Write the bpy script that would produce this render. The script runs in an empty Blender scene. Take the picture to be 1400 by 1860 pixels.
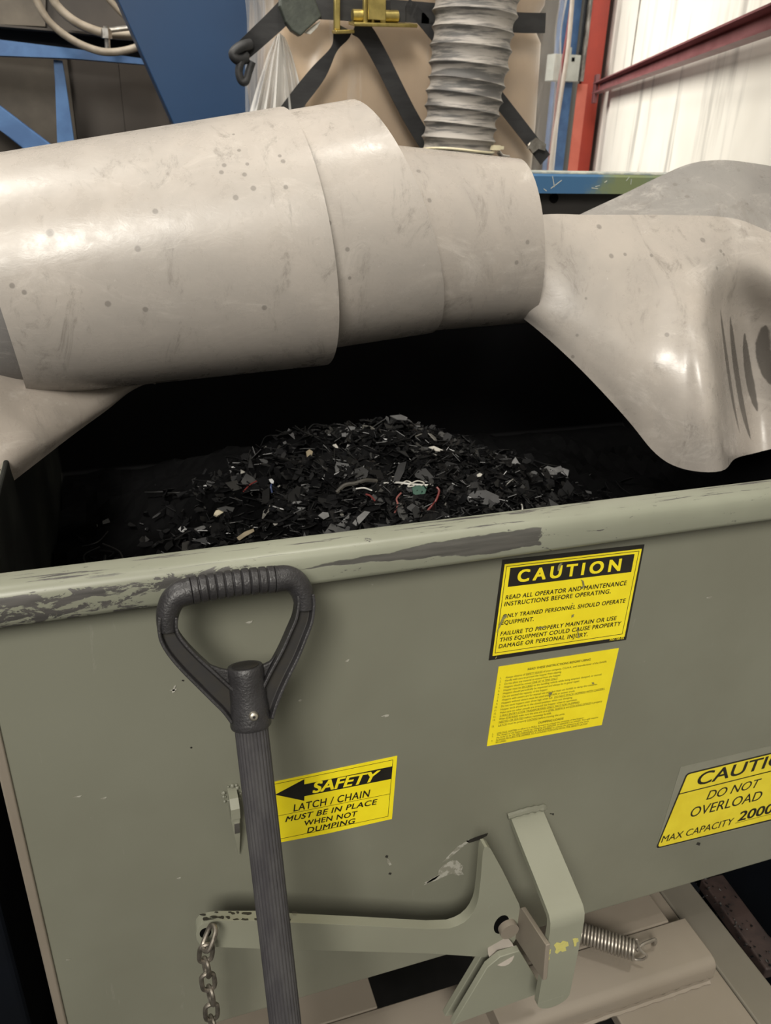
import bpy, bmesh, math, random
from mathutils import Vector as V, Matrix
from mathutils.bvhtree import BVHTree
PI = math.pi
random.seed(7)
S = bpy.context.scene
COL = S.collection

# ------------------------------------------------------------------ camera
CAMZ = 1.55
FPX = 1450.0                      # focal length in pixels of the 1400 x 1860 frame
cX = V((.9494, -.1105, .2935)).normalized()          # world X seen in camera axes (right, down, forward)
cZ = V((.0283, -.9025, -.4298)); cZ = (cZ - cX * cZ.dot(cX)).normalized()
cY = cZ.cross(cX)
right = V((cX.x, cY.x, cZ.x)); down = V((cX.y, cY.y, cZ.y)); fwd = V((cX.z, cY.z, cZ.z))
cam_d = bpy.data.cameras.new('camera')
cam = bpy.data.objects.new('camera', cam_d); COL.objects.link(cam)
M3 = Matrix((right, -down, -fwd)).transposed()
cam.matrix_world = Matrix.Translation((0, 0, CAMZ)) @ M3.to_4x4()
cam_d.sensor_fit = 'VERTICAL'; cam_d.sensor_height = 36.0; cam_d.lens = FPX / 1860 * 36
cam_d.clip_start = .02; cam_d.clip_end = 100
cam_d.dof.use_dof = True; cam_d.dof.focus_distance = .85; cam_d.dof.aperture_fstop = 13.0
S.camera = cam
C0 = V((0, 0, CAMZ))

# ------------------------------------------------------------------ world, lamps, exposure
S.view_settings.view_transform = 'Standard'; S.view_settings.look = 'None'
S.view_settings.gamma = 1; S.view_settings.exposure = 0.0
w = bpy.data.worlds.new('hall_air'); S.world = w; w.use_nodes = True
w.node_tree.nodes['Background'].inputs[0].default_value = (.92, .96, 1, 1)
w.node_tree.nodes['Background'].inputs[1].default_value = .10
def area(name, loc, aim, sx, sy, power, col=(1, .95, .86), spread=180):
    l = bpy.data.lights.new(name, 'AREA'); l.shape = 'RECTANGLE'; l.size = sx; l.size_y = sy
    l.energy = power; l.color = col; l.spread = math.radians(spread)
    o = bpy.data.objects.new(name, l); COL.objects.link(o); o.location = loc
    o.rotation_euler = (V(aim) - V(loc)).to_track_quat('-Z', 'Y').to_euler()
area('high_bay_lamp', (1.0, .45, 5.6), (.5, 1.0, 1.0), .5, .5, 45)
area('high_bay_lamp', (-2.2, -4.2, 5.4), (.3, .8, .9), 2.2, 2.2, 475)
area('added_wall_light', (-1.5, 6.5, 3.9), (3.3, 4.7, 2.5), 2.6, 2.6, 140, spread=85)  # unseen lamp added to brighten the white wall
area('high_bay_lamp', (-2.3, 1.9, 6.0), (-.6, 3.0, 1.4), 1.2, 1.2, 75, spread=75)

# ------------------------------------------------------------------ pixel -> place
def ray(px, py):
    return right * (px - 700) + down * (py - 930) + fwd * FPX
def P(px, py, Y):                 # the point seen at a pixel on the upright plane at depth Y
    r = ray(px, py); return C0 + r * (Y / r.y)
def PZ(px, py, z):                # the point seen at a pixel on the level plane at height z (relative to the eye)
    r = ray(px, py); return C0 + r * (z / r.z)
def PX(px, py, x):
    r = ray(px, py); return C0 + r * (x / r.x)
def PL(px, py, p0, n):
    r = ray(px, py); return C0 + r * ((p0 - C0).dot(n) / r.dot(n))
def zr(z): return CAMZ + z

# ------------------------------------------------------------------ materials
def nodes_of(name):
    m = bpy.data.materials.new(name); m.use_nodes = True
    nt = m.node_tree; return m, nt, nt.nodes['Principled BSDF']
def nd(nt, t, **kw):
    n = nt.nodes.new(t)
    for k, v in kw.items(): setattr(n, k, v)
    return n
def noise(nt, scale, detail=4, rough=.6, vec=None, dist=0):
    n = nd(nt, 'ShaderNodeTexNoise'); n.inputs['Scale'].default_value = scale
    n.inputs['Detail'].default_value = detail; n.inputs['Roughness'].default_value = rough
    n.inputs['Distortion'].default_value = dist
    if vec is not None: nt.links.new(vec, n.inputs['Vector'])
    return n.outputs['Fac']
def ramp(nt, fac, a, b, smooth=True):
    n = nd(nt, 'ShaderNodeMapRange'); n.interpolation_type = 'SMOOTHSTEP' if smooth else 'LINEAR'
    n.inputs['From Min'].default_value = a; n.inputs['From Max'].default_value = b
    nt.links.new(fac, n.inputs['Value']); return n.outputs['Result']
def math_(nt, op, a, b=None):
    n = nd(nt, 'ShaderNodeMath', operation=op)
    for i, x in enumerate((a, b)):
        if x is None: continue
        if isinstance(x, (int, float)): n.inputs[i].default_value = x
        else: nt.links.new(x, n.inputs[i])
    return n.outputs[0]
def mix(nt, fac, a, b):
    n = nd(nt, 'ShaderNodeMix', data_type='RGBA')
    for sock, x in ((n.inputs[0], fac), (n.inputs[6], a), (n.inputs[7], b)):
        if isinstance(x, (int, float)): sock.default_value = x
        elif isinstance(x, tuple): sock.default_value = (*x, 1) if len(x) == 3 else x
        else: nt.links.new(x, sock)
    return n.outputs[2]
def wpos(nt, sx=1, sy=1, sz=1):
    g = nd(nt, 'ShaderNodeNewGeometry'); m = nd(nt, 'ShaderNodeMapping'); m.inputs['Scale'].default_value = (sx, sy, sz)
    nt.links.new(g.outputs['Position'], m.inputs['Vector']); return m.outputs['Vector']
def bump(nt, b, h, strength, dist=.002):
    n = nd(nt, 'ShaderNodeBump'); n.inputs['Strength'].default_value = strength; n.inputs['Distance'].default_value = dist
    nt.links.new(h, n.inputs['Height']); nt.links.new(n.outputs['Normal'], b.inputs['Normal'])
def pmat(name, col, col2=None, scale=8, rough=.5, metal=0, bmp=0, bscale=None, lo=.35, hi=.65, stretch=(1, 1, 1), spec=.5):
    m, nt, b = nodes_of(name)
    p = wpos(nt, *stretch)
    f = ramp(nt, noise(nt, scale, 5, .6, p), lo, hi)
    nt.links.new(mix(nt, f, col, col2 or tuple(c * .85 for c in col)), b.inputs['Base Color'])
    b.inputs['Roughness'].default_value = rough; b.inputs['Metallic'].default_value = metal
    b.inputs['Specular IOR Level'].default_value = spec
    if bmp: bump(nt, b, noise(nt, bscale or scale * 6, 3, .5, p), bmp)
    return m
def sm(x, a=12.92):               # sRGB 0-255 -> linear
    x /= 255; return x / 12.92 if x <= .04045 else ((x + .055) / 1.055) ** 2.4
def c(r, g, b): return (sm(r), sm(g), sm(b))

M = {}
def paint_material(name, base, dirt, chips, rough=.42):
    m, nt, b = nodes_of(name); p = wpos(nt)
    cl = ramp(nt, noise(nt, 3.2, 4, .55, p), .35, .7)
    colr = mix(nt, cl, base, dirt)
    streak = ramp(nt, noise(nt, 1, 6, .7, wpos(nt, 60, 60, 9)), .66, .74)
    colr = mix(nt, math_(nt, 'MULTIPLY', streak, .22), colr, (.42, .42, .38))
    if chips:
        ch = ramp(nt, noise(nt, 48, 6, .7, p), .735, .75)
        colr = mix(nt, math_(nt, 'MULTIPLY', ch, .55), colr, chips)
    nt.links.new(colr, b.inputs['Base Color'])
    rg = ramp(nt, noise(nt, 14, 4, .6, p), .2, .8)
    nt.links.new(math_(nt, 'ADD', math_(nt, 'MULTIPLY', rg, .16), rough - .08), b.inputs['Roughness'])
    bump(nt, b, noise(nt, 220, 2, .5, p), .05, .001)
    return m
OLIVE = (.207, .210, .165)
M['paint'] = paint_material('olive grey paint', OLIVE, (.183, .183, .142), (.36, .36, .31))
M['bar_paint'] = paint_material('olive grey bar paint', (.27, .275, .215), (.24, .24, .185), (.10, .095, .08))
M['dusty_paint'] = paint_material('dusty tan grey paint', (.245, .212, .172), (.205, .175, .138), (.20, .18, .15), .5)
M['rail_paint'] = paint_material('dusty dark rail paint', (.17, .155, .125), (.13, .118, .095), None, .5)
M['black_inside'] = pmat('shade black inner steel', (.0035, .0035, .004), (.002, .002, .0025), 4, .75, spec=.12)  # near black: the shade inside the hopper is put into the colour
M['dark_inside'] = pmat('shaded inner steel', (.026, .028, .024), (.009, .010, .009), 7, .65, spec=.2, lo=.3, hi=.6)  # darkened to paint the shade on the inner walls and left lip

# the lip: worn paint with bare dark steel, long scrapes where things were dragged over it
def lip_material():
    m, nt, b = nodes_of('worn lip paint'); p = wpos(nt)
    sep = nd(nt, 'ShaderNodeSeparateXYZ'); nt.links.new(p, sep.inputs[0])
    x, y, z = sep.outputs
    base = mix(nt, ramp(nt, noise(nt, 5, 4, .6, p), .3, .7), (.265, .275, .215), (.225, .232, .18))
    n1 = noise(nt, 1, 8, .72, wpos(nt, 34, 60, 90), .6)
    left = ramp(nt, x, .12, -.12)                                   # the rubbed left end
    front = ramp(nt, z, zr(-.352), zr(-.362))
    hi = math_(nt, 'ADD', n1, math_(nt, 'MULTIPLY', math_(nt, 'MULTIPLY', left, front), .155))
    band = math_(nt, 'MULTIPLY', ramp(nt, math_(nt, 'ABSOLUTE', math_(nt, 'ADD', z, -zr(-.361))), .009, .002), math_(nt, 'MULTIPLY', ramp(nt, x, .17, .06), .10))
    chip1 = ramp(nt, math_(nt, 'ADD', hi, band), .632, .648)
    n2 = noise(nt, 1, 7, .7, wpos(nt, 9, 150, 150), .3)              # thin scrapes along the top
    top = ramp(nt, y, .634, .640)
    chip2 = math_(nt, 'MULTIPLY', ramp(nt, n2, .575, .60), top)
    n3 = noise(nt, 1, 7, .7, wpos(nt, 26, 120, 120), .3)
    chip3 = math_(nt, 'MULTIPLY', ramp(nt, n3, .70, .712), .8)
    # the long dark scrape along the middle of the lip
    edge = math_(nt, 'MULTIPLY', noise(nt, 1, 4, .6, wpos(nt, 20, 20, 60)), .012)
    zz = math_(nt, 'ADD', math_(nt, 'ADD', z, -zr(-.3655)), math_(nt, 'ADD', edge, -.006))
    halfw = math_(nt, 'MULTIPLY', ramp(nt, x, .12, .33, False), .0115)
    s = ramp(nt, math_(nt, 'SUBTRACT', halfw, math_(nt, 'ABSOLUTE', zz)), .0, .0012)
    s = math_(nt, 'MULTIPLY', s, math_(nt, 'MULTIPLY', ramp(nt, math_(nt, 'ADD', x, math_(nt, 'MULTIPLY', noise(nt, 120, 4, .7, p), .03)), .402, .399), ramp(nt, x, .12, .15)))
    f = math_(nt, 'MAXIMUM', math_(nt, 'MAXIMUM', chip1, chip2), math_(nt, 'MAXIMUM', chip3, math_(nt, 'MULTIPLY', s, .93)))
    steel = mix(nt, ramp(nt, noise(nt, 1, 4, .6, wpos(nt, 15, 90, 200)), .3, .7), (.055, .053, .05), (.095, .09, .085))
    nt.links.new(mix(nt, f, base, steel), b.inputs['Base Color'])
    nt.links.new(math_(nt, 'ADD', math_(nt, 'MULTIPLY', f, .12), .36), b.inputs['Roughness'])
    bump(nt, b, math_(nt, 'SUBTRACT', 1.0, f), .35, .0006)
    return m
M['lip'] = lip_material()

# pale grey-beige rubber sheet: dust smears, scuffs and round spots at given places
def sheet_material(name, spots, base=(.465, .422, .38), cool=(.385, .355, .325), streaks=None, rough=.30):
    m, nt, b = nodes_of(name); p = wpos(nt)
    colr = mix(nt, ramp(nt, noise(nt, 5, 5, .6, p, .5), .3, .72), base, cool)
    sc = ramp(nt, noise(nt, 1, 9, .8, wpos(nt, 7, 9, 15), .9), .52, .68)
    colr = mix(nt, math_(nt, 'MULTIPLY', sc, .36), colr, (.64, .60, .55))
    dk = ramp(nt, noise(nt, 1, 9, .82, wpos(nt, 18, 8, 8), 1.2), .53, .68)
    colr = mix(nt, math_(nt, 'MULTIPLY', dk, .62), colr, (.19, .17, .15))
    dust = ramp(nt, noise(nt, 110, 3, .7, p), .70, .78)
    colr = mix(nt, math_(nt, 'MULTIPLY', dust, .25), colr, (.8, .78, .74))
    mx = None
    for q, r in spots:
        d = nd(nt, 'ShaderNodeVectorMath', operation='DISTANCE'); nt.links.new(p, d.inputs[0]); d.inputs[1].default_value = q
        o = ramp(nt, d.outputs['Value'], r, r * .55)
        mx = o if mx is None else math_(nt, 'MAXIMUM', mx, o)
    if mx is not None: colr = mix(nt, math_(nt, 'MULTIPLY', mx, .62), colr, (.17, .155, .14))
    mx = None
    fl = nd(nt, 'ShaderNodeVectorMath', operation='MULTIPLY'); nt.links.new(p, fl.inputs[0]); fl.inputs[1].default_value = (1, .1, 1)
    for q0, q1, r in (streaks or []):               # wet looking dark run marks: distance to a segment
        q0 = V((q0.x, q0.y * .1, q0.z)); q1 = V((q1.x, q1.y * .1, q1.z)); d = q1 - q0; L2 = d.length_squared
        sub = nd(nt, 'ShaderNodeVectorMath', operation='SUBTRACT'); nt.links.new(fl.outputs[0], sub.inputs[0]); sub.inputs[1].default_value = q0
        dt = nd(nt, 'ShaderNodeVectorMath', operation='DOT_PRODUCT'); nt.links.new(sub.outputs[0], dt.inputs[0]); dt.inputs[1].default_value = d / L2
        cl = nd(nt, 'ShaderNodeClamp'); nt.links.new(dt.outputs['Value'], cl.inputs[0])
        scl = nd(nt, 'ShaderNodeVectorMath', operation='SCALE'); scl.inputs[0].default_value = d; nt.links.new(cl.outputs[0], scl.inputs['Scale'])
        dd = nd(nt, 'ShaderNodeVectorMath', operation='DISTANCE'); nt.links.new(sub.outputs[0], dd.inputs[0]); nt.links.new(scl.outputs[0], dd.inputs[1])
        t_ = cl.outputs[0]
        lens = math_(nt, 'MULTIPLY', math_(nt, 'POWER', math_(nt, 'MULTIPLY', math_(nt, 'MULTIPLY', t_, math_(nt, 'SUBTRACT', 1.0, t_)), 4.0), .6), r)
        wob = math_(nt, 'MULTIPLY', math_(nt, 'SUBTRACT', noise(nt, 90, 3, .6, p), .5), .004)
        o = ramp(nt, math_(nt, 'SUBTRACT', math_(nt, 'ADD', dd.outputs['Value'], wob), lens), .0006, -.0022)
        mx = o if mx is None else math_(nt, 'MAXIMUM', mx, o)
    if mx is not None: colr = mix(nt, math_(nt, 'MULTIPLY', mx, .82), colr, (.075, .068, .06))
    nt.links.new(colr, b.inputs['Base Color'])
    rg = ramp(nt, noise(nt, 1, 6, .7, wpos(nt, 30, 30, 30)), .35, .65)
    nt.links.new(math_(nt, 'ADD', math_(nt, 'MULTIPLY', rg, .16), rough - .06), b.inputs['Roughness'])
    bump(nt, b, noise(nt, 1, 6, .7, wpos(nt, 45, 45, 70), 1.0), .16, .0015)
    return m

M['yellow'] = pmat('yellow sticker vinyl', c(250, 232, 42), c(244, 224, 36), 20, .35)
M['yellow2'] = pmat('yellow sticker vinyl dull', c(238, 220, 58), c(230, 210, 50), 20, .38)
M['ink'] = pmat('black ink', (.012, .011, .009), (.018, .016, .013), 30, .4)
M['grey_ink'] = pmat('small dark ink', (.10, .09, .02), (.12, .11, .03), 30, .4)
M['smear'] = pmat('thin yellow paint', c(206, 199, 118), c(176, 172, 116), 160, .5, lo=.5, hi=.8)
M['smudge'] = pmat('grey scuff', (.16, .15, .08), (.3, .28, .1), 200, .6)
M['clear_edge'] = pmat('clear film edge', (.25, .25, .20), (.23, .23, .18), 20, .22)
M['handle'] = pmat('black handle plastic', (.030, .029, .031), (.020, .019, .020), 40, .42, bmp=.3, bscale=500)
M['recess'] = pmat('dark handle recess', (.013, .012, .012), (.02, .017, .012), 40, .6)
M['shaft'] = pmat('charcoal fibreglass shaft', (.042, .040, .044), (.062, .060, .062), 60, .5, bmp=.2, bscale=300, stretch=(1, 1, .15))
M['screw'] = pmat('zinc screw', (.62, .58, .5), (.5, .47, .4), 60, .35, .9)
M['chain'] = pmat('dull galvanised chain', (.30, .27, .23), (.16, .145, .12), 90, .45, .8)
M['spring'] = pmat('dusty spring steel', (.34, .31, .27), (.24, .215, .18), 60, .42, .6)
M['dark_hole'] = pmat('dark gap', (.004, .004, .004), None, 5, .9, spec=.05)
M['blue_rim'] = pmat('worn blue trough paint', c(64, 104, 142), c(118, 128, 92), 5, .4, lo=.42, hi=.62)
M['rim_top'] = pmat('pale rim edge', c(205, 205, 190), c(150, 160, 160), 30, .4)  # pale tone for the rim's top edge and scratches
M['trough_dark'] = pmat('dark trough side', (.020, .018, .0165), (.014, .0125, .0115), 6, .55)
M['blue_chute'] = pmat('deep blue chute paint', (.011, .044, .115), (.010, .038, .10), 2.5, .42, lo=.3, hi=.7)
M['blue_frame'] = pmat('faded blue frame paint', c(74, 110, 156), c(60, 92, 136), 9, .5)
M['navy'] = pmat('navy steel', (.004, .0055, .009), (.003, .004, .006), 5, .6, spec=.2)
M['brown_panel'] = pmat('grimy brown steel panel', (.064, .053, .044), (.034, .028, .024), 2.2, .6, lo=.3, hi=.7)
M['panel_tan'] = pmat('grimy tan panel', (.13, .11, .085), (.07, .058, .045), 3, .6)
M['hose_grey'] = pmat('beige rubber hose', c(158, 148, 134), c(132, 122, 108), 12, .5)
M['steel'] = pmat('bright fitting steel', (.55, .53, .5), (.35, .33, .3), 40, .3, .9)
M['strap'] = pmat('black webbing', (.016, .016, .017), (.026, .026, .027), 1, .6, stretch=(14, 14, 60))
M['gold'] = pmat('yellow zinc plating', c(196, 178, 110), c(168, 152, 92), 30, .32, .85)
M['drum'] = pmat('tan fibre drum', c(178, 155, 128), c(160, 138, 114), 3, .30, lo=.3, hi=.75)
M['protector'] = pmat('grey green corner pad', (.075, .085, .07), (.045, .052, .044), 20, .5, bmp=.3)
M['duct'] = pmat('grey ribbed duct', c(158, 152, 145), c(88, 86, 84), 1, .55, stretch=(7, 7, 75), lo=.42, hi=.6, bmp=.3, bscale=60)
M['clamp'] = pmat('cream plastic clamp', c(222, 212, 180), None, 20, .4)
M['red_col'] = pmat('red oxide column paint', c(196, 56, 24), c(184, 50, 22), 4, .45)
M['lit_red'] = pmat('red column lit tone', c(232, 122, 100), c(222, 110, 88), 4, .45)  # paler red: light on the column's left side put into the colour
M['girt'] = pmat('maroon girt paint', c(128, 80, 82), c(112, 64, 66), 6, .5)
M['box'] = pmat('pale electrical box', c(188, 192, 186), c(172, 176, 170), 12, .4)
M['conduit'] = pmat('grey conduit', c(150, 146, 140), c(88, 84, 80), 30, .4, stretch=(1, 1, .4))
M['cable_red'] = pmat('dark red cable', c(120, 44, 46), None, 20, .5)
M['cable_grey'] = pmat('light grey cable', c(178, 168, 158), None, 20, .5)
M['rust'] = pmat('rusty brown steel', (.050, .032, .028), (.025, .017, .016), 20, .6)
M['floor'] = pmat('oily concrete floor', (.016, .015, .014), (.007, .007, .0065), 4, .7, spec=.25)
M['ceiling'] = pmat('grey ceiling deck', (.3, .3, .3), None, 3, .8)
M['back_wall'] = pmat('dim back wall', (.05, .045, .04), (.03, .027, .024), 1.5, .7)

def white_wall_mat():
    m, nt, b = nodes_of('white insulated wall liner')
    base = mix(nt, ramp(nt, noise(nt, 3, 4, .5, wpos(nt)), .3, .7), (.80, .775, .71), (.74, .715, .65))
    st = ramp(nt, noise(nt, 1, 5, .62, wpos(nt, 3.4, 3.4, .5)), .53, .70)
    nt.links.new(mix(nt, math_(nt, 'MULTIPLY', st, .68), base, (.27, .26, .24)), b.inputs['Base Color'])
    b.inputs['Roughness'].default_value = .6
    return m
M['white_wall'] = white_wall_mat()

def film_material():
    m, nt, b = nodes_of('clear plastic film')
    b.inputs['Base Color'].default_value = (.86, .85, .82, 1); b.inputs['Roughness'].default_value = .12
    lw = nd(nt, 'ShaderNodeLayerWeight'); lw.inputs['Blend'].default_value = .35
    cre = ramp(nt, noise(nt, 1, 4, .6, wpos(nt, 13, 13, 1.2), .6), .56, .70)
    al = math_(nt, 'ADD', math_(nt, 'MULTIPLY', lw.outputs['Facing'], .55), math_(nt, 'ADD', math_(nt, 'MULTIPLY', cre, .25), .06))
    nt.links.new(al, b.inputs['Alpha'])
    b.inputs['Coat Weight'].default_value = .6; b.inputs['Coat Roughness'].default_value = .05
    bump(nt, b, noise(nt, 1, 3, .5, wpos(nt, 9, 9, 3)), .5, .02)
    return m
M['film'] = film_material()

# ------------------------------------------------------------------ building blocks
ORG = {}
def _finish(o, name, parent):
    COL.objects.link(o)
    org = V((0, 0, 0))
    if parent is not None:
        o.parent = parent; org = ORG.get(parent.name, V((0, 0, 0)))
    ORG[o.name] = org
    return org
def obj(name, bm, mat, parent=None, smooth=35, label=None, loc=None, bevel=0, mods=None):
    """one mesh object; vertices are given in world coordinates"""
    me = bpy.data.meshes.new(name)
    bmesh.ops.recalc_face_normals(bm, faces=bm.faces)
    if smooth:
        for f in bm.faces: f.smooth = True
        for e in bm.edges:
            if len(e.link_faces) == 2 and e.calc_face_angle(0) > math.radians(smooth): e.smooth = False
    bm.to_mesh(me); bm.free()
    for mm in (mat if isinstance(mat, (list, tuple)) else [mat]): me.materials.append(mm)
    o = bpy.data.objects.new(name, me)
    org = _finish(o, name, parent)
    if parent is None:
        if loc is None:
            zs = [v.co for v in me.vertices]
            loc = V((sum(q.x for q in zs) / len(zs), sum(q.y for q in zs) / len(zs), min(q.z for q in zs)))
        o.location = loc; org = V(loc); ORG[o.name] = org
    me.transform(Matrix.Translation(-org))
    if bevel:
        bv = o.modifiers.new('bevel', 'BEVEL'); bv.width = bevel; bv.segments = 3; bv.limit_method = 'ANGLE'; bv.angle_limit = .6
    if label: o['label'] = label
    return o
def thing(name, label, cat, loc, group=None):
    o = bpy.data.objects.new(name, None); COL.objects.link(o); o.empty_display_size = .05
    o.location = loc; ORG[o.name] = V(loc); o['label'] = label; o['category'] = cat
    if group: o['group'] = group
    return o
def tag(o, label, cat, group=None, kind=None):
    o['label'] = label; o['category'] = cat
    if group: o['group'] = group
    if kind: o['kind'] = kind
    return o
def struct(o): o['kind'] = 'structure'; return o
B = bmesh.new
def a_box(bm, x0, x1, y0, y1, z0, z1):
    vs = [bm.verts.new((x, y, z)) for x in (x0, x1) for y in (y0, y1) for z in (z0, z1)]
    for q in ((0, 1, 3, 2), (4, 6, 7, 5), (0, 4, 5, 1), (2, 3, 7, 6), (0, 2, 6, 4), (1, 5, 7, 3)):
        bm.faces.new([vs[i] for i in q])
    return bm
def a_bar(bm, p, q, wv, dv):
    """a straight bar from p to q with cross-section half-vectors wv, dv"""
    a = [bm.verts.new(p + s * wv + t * dv) for s, t in ((-1, -1), (1, -1), (1, 1), (-1, 1))]
    b = [bm.verts.new(q + s * wv + t * dv) for s, t in ((-1, -1), (1, -1), (1, 1), (-1, 1))]
    bm.faces.new(a[::-1]); bm.faces.new(b)
    for i in range(4): bm.faces.new((a[i], a[(i + 1) % 4], b[(i + 1) % 4], b[i]))
    return bm
def a_prism(bm, pts, ext, mi=0):
    """closed polygon pts extruded by the vector ext"""
    n = len(pts)
    a = [bm.verts.new(p) for p in pts]; b = [bm.verts.new(p + ext) for p in pts]
    fs = [bm.faces.new(a), bm.faces.new(b[::-1])]
    for i in range(n): fs.append(bm.faces.new((a[i], b[i], b[(i + 1) % n], a[(i + 1) % n])))
    for f in fs: f.material_index = mi
    fs[0].normal_update(); fs[1].normal_update()
    bmesh.ops.triangulate(bm, faces=fs[:2], ngon_method='EAR_CLIP')
    return bm
def frames(pts, closed=False):
    n = len(pts); T = []
    for i in range(n):
        if closed: t = pts[(i + 1) % n] - pts[i - 1]
        else: t = pts[min(i + 1, n - 1)] - pts[max(i - 1, 0)]
        T.append(t.normalized())
    u = T[0].orthogonal().normalized(); U = []
    for t in T:
        u = (u - t * u.dot(t)); u = u.normalized() if u.length > 1e-6 else t.orthogonal().normalized(); U.append(u)
    return T, U
def a_tube(bm, pts, r, n=10, closed=False, cap=True):
    pts = [V(p) for p in pts]; T, U = frames(pts, closed); rings = []
    for i, p in enumerate(pts):
        rr = r(i / max(1, len(pts) - 1)) if callable(r) else r
        w_ = T[i].cross(U[i])
        rings.append([bm.verts.new(p + (U[i] * math.cos(2 * PI * k / n) + w_ * math.sin(2 * PI * k / n)) * rr) for k in range(n)])
    m = len(rings)
    for i in range(m if closed else m - 1):
        a, b = rings[i], rings[(i + 1) % m]
        for k in range(n): bm.faces.new((a[k], a[(k + 1) % n], b[(k + 1) % n], b[k]))
    if cap and not closed: bm.faces.new(rings[0][::-1]); bm.faces.new(rings[-1])
    return bm
def a_ribbon(bm, pts, wv, th):
    """flat strap along pts: wv half-width vector per point (or one), th thickness"""
    n = len(pts); rows = []
    for i in range(n):
        w_ = wv[i] if isinstance(wv, list) else wv
        t = (pts[min(i + 1, n - 1)] - pts[max(0, i - 1)]).normalized(); nn = t.cross(w_).normalized() * th / 2
        rows.append([bm.verts.new(pts[i] + s * w_ + q * nn) for s, q in ((-1, -1), (1, -1), (1, 1), (-1, 1))])
    for i in range(n - 1):
        a, b = rows[i], rows[i + 1]
        for k in range(4): bm.faces.new((a[k], a[(k + 1) % 4], b[(k + 1) % 4], b[k]))
    bm.faces.new(rows[0][::-1]); bm.faces.new(rows[-1]); return bm
def cr(pts, n):
    """Catmull-Rom resampling"""
    pts = [V(p) for p in pts]; out = []
    for i in range(len(pts) - 1):
        p0 = pts[i - 1] if i else pts[0] * 2 - pts[1]
        p1, p2 = pts[i], pts[i + 1]
        p3 = pts[i + 2] if i + 2 < len(pts) else p2 * 2 - p1
        for k in range(n):
            t = k / n
            out.append(.5 * (2 * p1 + (p2 - p0) * t + (2 * p0 - 5 * p1 + 4 * p2 - p3) * t * t + (3 * p1 - p0 - 3 * p2 + p3) * t ** 3))
    out.append(pts[-1]); return out
def thicken(bm, vs, th):
    """give a grid of vertices a second skin and close its rim"""
    bm.normal_update(); nrm = {v: v.normal.copy() for v in bm.verts}
    ws = [[bm.verts.new(v.co - nrm[v] * th) for v in r] for r in vs]
    a, b = len(vs), len(vs[0])
    for i in range(a - 1):
        for j in range(b - 1): bm.faces.new((ws[i][j], ws[i][j + 1], ws[i + 1][j + 1], ws[i + 1][j]))
    rim = [(i, 0) for i in range(a)] + [(a - 1, j) for j in range(1, b)] + [(i, b - 1) for i in range(a - 2, -1, -1)] + [(0, j) for j in range(b - 2, 0, -1)]
    for (i, j), (k, l) in zip(rim, rim[1:] + rim[:1]): bm.faces.new((vs[i][j], ws[i][j], ws[k][l], vs[k][l]))
def grid_sheet(rows, nu, nv, th):
    """a thick sheet over a grid of world points"""
    R = [cr(r, nu) for r in rows]
    cols = [cr([R[i][j] for i in range(len(R))], nv) for j in range(len(R[0]))]
    bm = B(); vs = [[bm.verts.new(p) for p in cl] for cl in cols]
    for i in range(len(vs) - 1):
        for j in range(len(vs[0]) - 1): bm.faces.new((vs[i][j], vs[i + 1][j], vs[i + 1][j + 1], vs[i][j + 1]))
    thicken(bm, vs, th)
    return bm
def bvh(o):
    me = o.data; mw = o.matrix_world if o.parent is None else Matrix.Translation(ORG[o.name])
    off = V(o.location) if o.parent is None else ORG[o.name]
    return BVHTree.FromPolygons([v.co + off for v in me.vertices], [list(p.vertices) for p in me.polygons])
def hit(tree, px, py):
    r = ray(px, py).normalized(); h = tree.ray_cast(C0, r); return h[0]

# ------------------------------------------------------------------ structure of the hall
dW = V((.41, .91, 0)).normalized(); dN = V((.91, -.41, 0)).normalized()
COLB = P(1064, 200, 6.84); COLB.z = 0             # where the red column stands
W0 = COLB + dN * .11
bm = B(); q = W0 + dW * 6; r_ = W0 - dW * 11
a_prism(bm, [q, r_, r_ + dN * .12, q + dN * .12], V((0, 0, 7.5))); struct(obj('wall_right', bm, M['white_wall']))
bm = B(); q = W0 + dW * 4; r_ = q - dN * 16
a_prism(bm, [q, r_, r_ + dW * .12, q + dW * .12], V((0, 0, 7.5))); struct(obj('wall_back', bm, M['back_wall']))
struct(obj('floor', a_box(B(), -9, 11, -8, 16, -.1, 0), M['floor']))
struct(obj('ceiling', a_box(B(), -9, 11, -8, 16, 7.5, 7.6), M['ceiling']))

# red column: an I section turned with the wall, thin clip plate on the lower half
t = thing('steel_column', 'red steel column standing at the corner of the white wall', 'column', COLB)
bm = B()
cw = .078
a_prism(bm, [COLB + dN * s + dW * u for s, u in ((-cw, -.10), (cw, -.10), (cw, -.08), (.008, -.08), (.008, .08), (cw, .08), (cw, .10), (-cw, .10), (-cw, .08), (-.008, .08), (-.008, -.08), (-cw, -.08))], V((0, 0, 7.4)))
obj('flange_section', bm, M['red_col'], t)
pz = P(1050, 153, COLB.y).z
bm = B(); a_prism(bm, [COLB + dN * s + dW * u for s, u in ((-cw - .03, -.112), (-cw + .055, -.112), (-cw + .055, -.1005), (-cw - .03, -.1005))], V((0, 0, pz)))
obj('side_plate', bm, M['lit_red'], t, label='red plate along the lower column, its lit side painted paler')
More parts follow.
